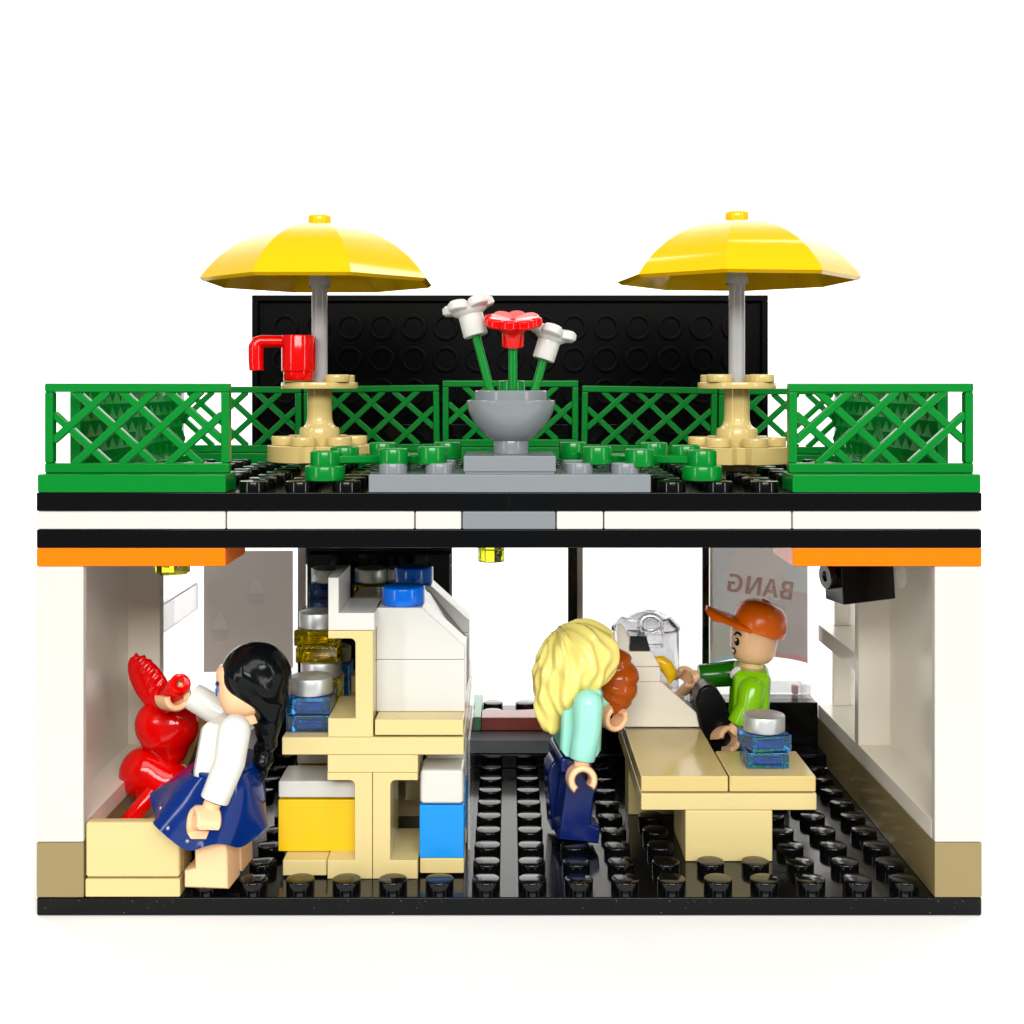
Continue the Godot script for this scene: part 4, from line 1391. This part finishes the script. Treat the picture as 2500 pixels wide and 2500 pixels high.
func blonde() -> void:
	var base := V(11.6, 4.9, -28.0)
	var t := thing("toy_figure", "toy woman with long blonde hair, aqua shirt and navy trousers, seen from her side", "toy figure", base)
	var yaw := Basis(Vector3.UP, deg_to_rad(7))
	var low := Transform3D(yaw * Basis.from_scale(V(0.88, 1, 1)), base)
	part(t, "leg", leg_shape(low * Transform3D(Basis(), V(0, 10.2, 0)) * Transform3D(Basis(Vector3.BACK, deg_to_rad(-7)), V(0, -10.2, 0)), 0.4, 7.2), M("navy"))
	part(t, "leg", leg_shape(low * Transform3D(Basis(), V(0, 10.2, 0)) * Transform3D(Basis(Vector3.BACK, deg_to_rad(7)), V(0, -10.2, 0)), -7.2, -0.4), M("navy"))
	part(t, "hips", nbt(low).box(V(-3.5, 12.4, 7.3), V(3.5, 16.0, -7.3), 0.9), M("navy"))
	var up := Transform3D(yaw * Basis(Vector3.BACK, deg_to_rad(-4)), base + V(0.8, 16.0, 0))
	part(t, "torso", torso_shape(up, 0.0, 12.6), M("aqua"))
	var hc := up * V(0.4, 12.9, 0)
	part(t, "head", head_shape(hc, 4.75, 8.6, Basis(Vector3.BACK, deg_to_rad(-12))), M("skin"))
	var strands := func(p: Vector3) -> float:
		var q := p - V(13.5, 38.0, -28.0)
		var w := atan2(q.z + 1.2, q.x + 2.0 + 0.25 * (p.y - 34.0))
		return 0.34 * sin(w * 10.0 + 1.5 * sin(p.y * 0.6) + p.y * 0.2) + 0.22 * sin(w * 22.0 + 2.0 * sin(p.y * 0.5 + 1.0) + p.y * 0.35)
	part(t, "hair", nb().blob([[V(14.3, 38.6, -28.0), Basis.from_scale(V(6.1, 6.2, 6.4))], [V(10.6, 36.0, -28.0), Basis.from_scale(V(5.0, 6.6, 6.6))], [V(17.2, 38.6, -27.0), V(15.8, 34.6, -25.0), 3.6, 2.6], [V(13.4, 36.5, -23.6), V(10.8, 31.2, -22.8), 3.2, 2.2], [V(9.0, 34.5, -26.5), V(8.2, 29.2, -26.0), 4.2, 3.3], [V(8.3, 30.0, -25.5), V(7.6, 25.6, -25.0), 2.9, 1.6], [V(13.4, 36.5, -32.4), V(10.8, 31.2, -33.0), 3.2, 2.2]], 0.42, 1.8, strands), M("hair_blonde"))
	arm(t, V(14.6, 30.8, -20.0), V(14.4, 26.4, -19.2), V(13.4, 21.2, -18.8), M("aqua"))
	hand(t, V(13.3, 17.4, -18.6), V(0.12, -1, 0.1), V(0.1, 0.15, 1), V(13.4, 20.8, -18.8), M("skin"))
	arm(t, V(15.6, 30.6, -35.8), V(16.6, 28.0, -36.0), V(18.8, 26.4, -36.0), M("aqua"))
	hand(t, V(20.2, 24.8, -34.4), V(0.3, 0.9, -0.1), V(0.5, 0, 0.9), V(18.9, 26.2, -36.0), M("skin"))
	# the croissant she holds
	var path := []
	var rad := []
	var lob := [0.5, 1.4, 2.2, 2.8, 3.35, 3.6, 3.2, 3.7, 4.15, 4.4, 4.5, 4.15, 4.35, 4.5, 4.45, 4.05, 4.15, 3.95, 3.4, 3.35, 2.8, 1.9, 0.7]
	for k in lob.size():
		var f := k / float(lob.size() - 1)
		path.append(V(18.6 + 2.9 * sin(PI * (f * 0.85 + 0.12)) - 0.2 * f, 37.6 - 13.0 * f, -37.5))
		rad.append(lob[k])
	solo("croissant", "brown ridged croissant held upright by the blonde woman", "croissant", V(22, 25, -37.5), func(): return nb().tube(path, rad, 28), M("croissant"))


func boy() -> void:
	var base := V(50.6, 17.0, -54.0)
	var t := thing("toy_figure", "toy boy with orange cap and lime shirt sitting behind the counter table", "toy figure", base)
	var yaw := Basis(Vector3.UP, deg_to_rad(172))
	var tr := Transform3D(yaw * Basis(Vector3.BACK, deg_to_rad(3)), base)
	part(t, "torso", torso_shape(tr, 0.2, 13.2), M("lime"))
	# collar and badge
	part(t, "collar", nb().blob([[V(47.5, 29.6, -51.0), Basis(V(0.8, 0.9, 0.0) * 1.3, V(-0.6, 0.55, 0.1) * 0.9, V(0, 0, 1.6))]], 0.25, 0.2), M("eye_white"))
	spot(t, "badge", V(47.35, 26.4, -48.6), V(-0.75, 0.1, 0.65), 0.8, 0.45, M("tag_yellow"))
	spot(t, "badge", V(47.9, 28.6, -49.2), V(-0.7, 0.3, 0.65), 0.9, 0.6, M("tag_yellow"))
	# legs stretched forward, the near one with its shoe sole turned up
	var lp := [Vector2(39.3, 19.6), Vector2(38.7, 22.5), Vector2(38.6, 25.0), Vector2(39.3, 26.9), Vector2(40.6, 27.8), Vector2(42.0, 27.7), Vector2(43.4, 26.6), Vector2(44.7, 24.6), Vector2(45.5, 22.0), Vector2(46.6, 18.6), Vector2(51.5, 18.4), Vector2(53.6, 16.8), Vector2(53.0, 13.6), Vector2(46.0, 12.6), Vector2(42.0, 14.0), Vector2(40.4, 17.0)]
	part(t, "leg", nb().prism(lp, -46.8, -53.7, 0.6, 50.0), M("trouser_black"))
	part(t, "leg", nbt(Transform3D(Basis(), V(0.6, -1.6, 0))).prism(lp, -54.3, -61.2, 0.6, 50.0), M("trouser_black"))
	var hc := V(51.5, 31.2, -54.0)
	part(t, "head", head_shape(hc, 4.95, 9.6, Basis(Vector3.BACK, deg_to_rad(-5))), M("skin"))
	part(t, "neck", nb().cyl(V(50.9, 29.6, -54), 1.75, 2.2, 0.1, 20), M("skin"))
	var f := V(-0.78, 0, 0.62)
	spot(t, "eye", hc + V(-3.75, 4.9, 3.15), f, 0.72, 0.88, M("ink"))
	spot(t, "eye_glint", hc + V(-3.95, 5.25, 3.15), f, 0.2, 0.24, M("eye_white"), 0.16)
	part(t, "eyebrow", nb().tube([hc + V(-4.1, 6.3, 2.7), hc + V(-3.8, 6.85, 3.1), hc + V(-3.25, 6.7, 3.65), hc + V(-3.0, 6.35, 3.9)], [0.2, 0.26, 0.26, 0.2], 10), M("ink"))
	part(t, "mouth", nb().tube([hc + V(-4.45, 3.3, 1.7), hc + V(-4.15, 3.3, 2.4), hc + V(-3.95, 2.9, 2.75), hc + V(-4.0, 2.4, 2.55), hc + V(-4.2, 2.2, 2.2)], [0.14, 0.17, 0.17, 0.17, 0.14], 10), M("ink"))
	spot(t, "teeth", hc + V(-4.3, 2.8, 2.1), f, 0.3, 0.36, M("eye_white"))
	# cap
	var ct := Transform3D(Basis(Vector3.BACK, deg_to_rad(-16)), hc + V(1.2, 6.6, 0))
	var cap := part(t, "cap", nbt(ct * Transform3D(Basis.from_scale(V(1.08, 1, 1)), Vector3.ZERO)).lathe(Vector3.ZERO, [Vector2(4.9, -0.1), Vector2(5.35, -0.1), Vector2(5.45, 0.2), Vector2(5.4, 1.6), Vector2(5.15, 3.1), Vector2(4.6, 4.6), Vector2(3.6, 5.7), Vector2(2.2, 6.3), Vector2(0.7, 6.5), Vector2(0, 6.5)], 48, 60.0), M("cap_orange"))
	var rows := []
	for i in 13:
		var s := i / 12.0
		var row := []
		for k in 17:
			var w := -1.0 + 2.0 * k / 16.0
			var half := 4.9 * sqrt(maxf(1.0 - pow(s * 0.93, 3.0), 0.02))
			var start := -sqrt(maxf(5.5 * 5.5 - pow(w * half, 2.0), 0.0)) * 0.95
			row.append(ct * V(start - 6.6 * s * (1.0 - 0.25 * w * w), 0.9 - 1.3 * w * w + 0.5 * s, w * half))
		rows.append(row)
	part(cap, "brim", nb().sheet(rows, 0.8), M("cap_orange"))
	part(cap, "button", nbt(ct).cyl(V(0, 6.4, 0), 0.9, 0.4, 0.15, 16), M("cap_orange"))
	arm(t, V(48.8, 27.4, -60.0), V(45.0, 26.8, -61.0), V(41.6, 26.6, -61.0), M("sleeve_green"))
	hand(t, V(38.0, 25.6, -60.6), V(-0.9, 0.1, 0.5), V(0.2, 0.6, 0.7), V(41.2, 26.5, -61.0), M("skin"))
	arm(t, V(50.2, 26.8, -47.4), V(49.4, 23.4, -46.4), V(47.2, 20.0, -46.0), M("lime"))
	hand(t, V(44.6, 17.0, -46.0), V(-0.7, -0.6, 0.5), V(0.3, 0.2, 0.9), V(46.9, 19.6, -46.0), M("skin"))
	solo("stool", "black seat block under the boy in the cap", "stool", V(51, 2 * P, -54), func(): return nb().box(V(46, P + 1.8, -47), V(58, 16.6, -61), 0.3), M("black"))
